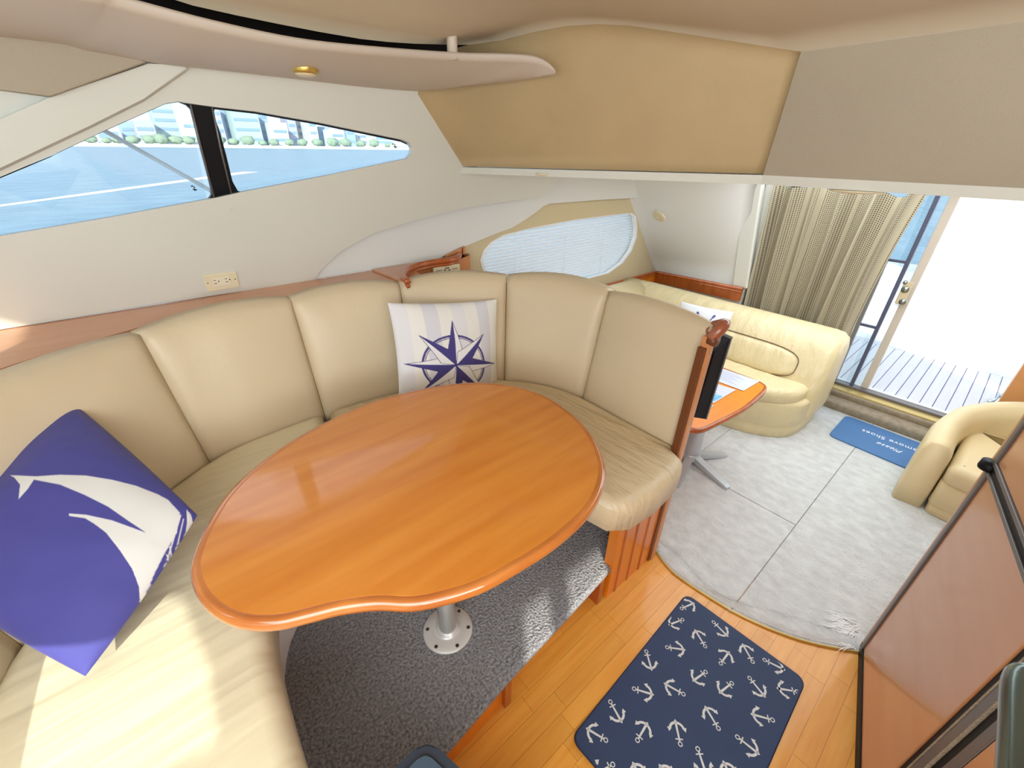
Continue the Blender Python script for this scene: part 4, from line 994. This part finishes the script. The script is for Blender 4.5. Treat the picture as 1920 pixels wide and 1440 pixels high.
# armchair
ac = empty('armchair', (3.2, -.45, 0), 'butter yellow leather tub armchair right of the door steps', 'armchair')
M['chair'] = mat('armchair_leather', (232, 212, 166), .4, var=.02, vscale=3, bump=.12, bscale=6, bdist=.02)
cpath = catmull([(2.90, -.105, .37), (3.05, -.10, .385), (3.2, -.105, .395), (3.38, -.15, .42), (3.52, -.28, .46), (3.58, -.45, .50), (3.55, -.68, .50), (3.42, -.82, .50), (3.2, -.88, .44), (2.92, -.88, .38)], 5)
secs = []
for i, p in enumerate(cpath):
    d = (cpath[min(i+1, len(cpath)-1)]-cpath[max(0, i-1)]); d.z = 0; d.normalize(); s = V((-d.y, d.x, 0)); h = p.z+.045; wd = .066
    if i in (0, len(cpath)-1): q_ = .85
    else: q_ = 1
    lp = [(-1, 0), (-1.02, .3), (-1, .6), (-.95, .85), (-.6, .98), (0, 1.0), (.6, .98), (.95, .85), (1, .6), (1.0, .3), (1, 0)]
    secs.append([V((p.x, p.y, .011))+s*(a*wd*q_)+V((0, 0, h*b*(.98 if q_ < 1 else 1))) for a, b in lp])
loft('arm_and_back', secs, M['chair'], ac)
seatp = [(p.x, p.y) for p in rr([V((2.885, -.175, 0)), V((3.46, -.19, 0)), V((3.50, -.78, 0)), V((2.84, -.81, 0))], .05)]
puffy('base', inset(seatp, .008), .011, .075, .012, M['chair'], ac); puffy('apron', seatp, .07, .235, .025, M['chair'], ac); puffy('seat_cushion', [(a-.012 if a < 3 else a, b) for a, b in seatp], .225, .345, .05, M['chair'], ac)

#=FRIDGE
fr_ = empty('refrigerator', (1.5, -.35, 0), 'wood panelled refrigerator with black and grey metal door frames at right', 'refrigerator')
f0 = V((1.735, -.177, 0)); fd = V((-.467, -.105, 0)).normalized(); fn = V((-fd.y, fd.x, 0))
if fn.y < 0: fn = -fn
def fp(s, z, d=0): return f0+fd*s+fn*d+V((0, 0, z))
def fbox(name, s0, s1, z0, z1, d0, d1, m, parent=None, bev=.002): return hull(name, [fp(s0, z0, d0), fp(s1, z0, d0), fp(s1, z1, d0), fp(s0, z1, d0)], fn*(d1-d0), m, parent or fr_, bev)
fbox('body', .0, .62, .0, 1.64, -.62, -.03, M['cherry'])
fbox('corner_trim', -.008, .012, .02, 1.64, -.03, .003, M['ledge'])
fbox('corner_strip', .012, .034, .02, 1.64, -.03, .006, M['greymetal'])
fbox('lower_door', .036, .60, .042, .925, -.03, .0, M['fridge'])
fbox('upper_door', .036, .60, .975, 1.62, -.03, .0, M['fridge'])
fbox('toe_kick', .0, .66, .0, .040, -.04, .004, M['black'])
fbox('divider', .022, .62, .926, .938, -.03, .006, M['greymetal']); fbox('divider_gap', .022, .62, .938, .961, -.03, .002, M['black']); fbox('divider', .022, .62, .961, .974, -.03, .006, M['greymetal'])
c = fp(.012, .95, .004); lathe('hinge', c+V((0, 0, -.014)), [(.022, 0), (.024, .006), (.022, .028)], M['black'], fr_, 18)
fbox('side_gap', .60, .631, .0, 1.62, -.03, -.004, M['black'])
# tall cabinet forward of the refrigerator
cb = empty('cabinet', (1.0, -.45, 0), 'wood fronted cabinet with grey frame left open to the lower right corner', 'cabinet'); cb['label'] = 'wood fronted cabinet behind the steel rail at the lower right corner'
def cbox(*a, **k): return fbox(*a, parent=cb, **k)
fbox('body', .70, 1.5, 0, .95, -.6, -.04, M['cherry'], cb)
fbox('edge_trim', .6315, .6345, 0, 1.62, -.03, .004, M['stepcarpet'], cb, .0005); fbox('corner_strip', .6347, .668, 0, 1.62, -.03, .002, M['greymetal'], cb); fbox('edge_trim', .6682, .671, 0, 1.62, -.03, .004, M['stepcarpet'], cb, .0005)
fbox('gap', .6715, .700, 0, 1.62, -.04, -.002, M['black'], cb); fbox('frame', .700, .730, 0, 1.62, -.03, .002, M['greymetal'], cb); fbox('door', .732, 1.4, .03, 1.62, -.035, .0, M['fridge'], cb)
rl = tube('grab_rail', catmull([(.60, -.165, 1.262), (.62, -.165, 1.262), (.80, -.17, 1.262), (.845, -.175, 1.262), (.858, -.19, 1.262), (.86, -.23, 1.262)], 4), .026, mat('smoky_steel', (110, 124, 122), .2, .9), None, 16) if False else None
ga, gb = pyy(1916, 1285, -.17), pyy(1912, 1500, -.17)
rl = tube('grab_rail', catmull([gb, gb.lerp(ga, .5), ga, ga+V((.018, -.008, 0)), ga+V((.026, -.03, 0)), ga+V((.027, -.08, 0))], 4), .015, mat('smoky_steel', (110, 124, 122), .2, .9), None, 16); tag(rl, 'thick smoky steel grab rail in the lower right corner', 'rail')

# black bin at the bottom edge
bn = empty('storage_bin', (0, .25, 0), 'black bin with slate blue lid cut off by the bottom edge', 'bin')
bp4 = [pz(800, 1382, .6), pz(868, 1460, .6)]; k0 = bp4[0]
ax = (pz(735, 1445, .6)-k0).normalized(); ay = (pz(862, 1440, .6)-k0).normalized()
cs = [k0, k0+ay*.34, k0+ay*.34+ax*.32, k0+ax*.32]
loopb = rr(cs, .035)
prism('bin_body', [(p.x, p.y) for p in inset([(q.x, q.y) for q in loopb], .02)], 0.001, .575, M['bin'], bn)
prism('rim', [(p.x, p.y) for p in loopb], .565, .60, M['bin'], bn, .006); prism('lid', inset([(q.x, q.y) for q in loopb], .022), .598, .606, M['bintop'], bn, .003)

# console shelf with rail and speaker, and wood strip
cs_ = empty('corner_console', (1.5, 2.0, 1.1), 'cherry wood corner console with rounded rail above the dinette back', 'console')
ZC = 1.176
rail_pts = [pz(x, y, ZC) for x, y in [(764, 528), (757, 519), (764, 506), (785, 497), (815, 491), (845, 487), (861, 480), (858, 472), (846, 468)]]
cr_ = catmull(rail_pts, 6)
body = [(p.x, p.y+.012) for p in cr_]+[(cr_[-1].x+.05, 2.23), (cr_[0].x-.02, 2.23)]
bo = prism('body', body, .86, ZC-.017, M['cherry'], cs_, 0)
tube('rail', [p+V((0, 0, 0)) for p in cr_], .016, M['cherryh'], cs_, 12); tube('bead', [p+V((0, -.004, -.022)) for p in cr_], .010, M['cherryh'], cs_, 10)
prism('shelf', body, ZC-.016, ZC-.008, M['ledge'], cs_)
sheet('front', [[p+V((0, .004, -.012)) for p in cr_], [p+V((0, .004, -.28)) for p in cr_]], M['cherry'], cs_, (0, .006, 0))
hull('upright', [pyy(x, y, 2.235) for x, y in ((838, 479), (850, 473), (862, 467), (873, 462), (874, 545), (838, 545))], (0, .02, 0), M['cherry'], cs_)
hull('upright_groove', [pyy(x, y, 2.233) for x, y in ((866, 465), (868.5, 464), (870, 545), (867.5, 545))], (0, .002, 0), M['darkwood'], cs_)
# its small speaker
ga_ = V((cr_[24].x, cr_[24].y, 0)); i0 = min(range(len(cr_)), key=lambda i: abs((cr_[i]-pz(836, 488, ZC)).length)); pc_ = cr_[i0]; td = (cr_[i0+1]-cr_[i0-1]).normalized(); nn = V((td.y, -td.x, 0)); nn = nn if nn.y < 0 else -nn
gs = empty('shelf_speaker', pc_+V((0, 0, -.08)), 'small ivory speaker grille under the rail of the corner console', 'speaker')
q0 = pc_+nn*(-.004)+V((0, 0, -.065)); 
hull('plate', [q0+td*(-.085)+V((0, 0, .038)), q0+td*.085+V((0, 0, .038)), q0+td*.085+V((0, 0, -.045)), q0+td*(-.085)+V((0, 0, -.045))], nn*.012, M['plastic'], gs, .004)
for k in range(6):
    a = k*math.pi/3; c = q0+nn*.013+td*(math.cos(a)*.014)+V((0, 0, .012+math.sin(a)*.014)); hull('slot', [c+td*.004+V((0, 0, .004)), c-td*.004+V((0, 0, .004)), c-td*.004-V((0, 0, .004)), c+td*.004-V((0, 0, .004))], nn*.001, M['screw'], gs)
for sgn in (-1, 1):
    for k in range(4):
        c = q0+nn*.0125+td*(sgn*.052)+V((0, 0, .015-k*.013)); hull('slot', [c+td*.018+V((0, 0, .0015)), c-td*.018+V((0, 0, .0015)), c-td*.018-V((0, 0, .0015)), c+td*.018-V((0, 0, .0015))], nn*.001, M['piping'], gs)

# wall outlet
ou = empty('wall_outlet', wp(413, 526), 'ivory double power outlet on the port wall above the ledge', 'outlet')
def wq(pts, d0, th, m, name, bev=0): return hull(name, [wo(*p, d0) for p in pts], V((0, -th, -th*.35)), m, ou, bev)
wq([(379, 516), (442, 508), (449, 536), (389, 546)], 0, .007, M['plastic'], 'plate', .002)
wq([(397, 523), (429, 518), (434, 531), (402, 536)], -.007, .003, M['ivory2'], 'receptacle', .0005)
for (x, y, w_, h_) in ((402.5, 525.8, 1.9, .6), (404.5, 531.5, 2.3, .6), (423.5, 522.5, 1.9, .6), (425.5, 528.2, 2.3, .6)): wq([(x-w_, y-h_+.3), (x+w_, y-h_-.2), (x+w_, y+h_-.2), (x-w_, y+h_+.3)], -.0102, .0006, M['screw'], 'slot')
for (x, y) in ((410, 527.5), (430.5, 524)): wq([(x+1.3*math.cos(a), y+1.1*math.sin(a)) for a in [k*math.pi/4 for k in range(8)]], -.0102, .0006, M['black'], 'slot')
for (x, y) in ((389.5, 531), (441, 523)): wq([(x+1.4*math.cos(a), y+1.2*math.sin(a)) for a in [k*math.pi/4 for k in range(8)]], -.0072, .001, M['greymetal'], 'screw')
for (x, y) in ((433, 393), (831, 379)):
    c = wo(x, y, 0); b_ = disc('screw_cap', c, V((0, -1, -.35)), .006, .006, .003, M['wall'], None, 12); tag(b_, 'tiny cream screw cap on the port wall %s' % ('below the window mullion' if x < 500 else 'above the sweeping moulding'), 'screw cap')
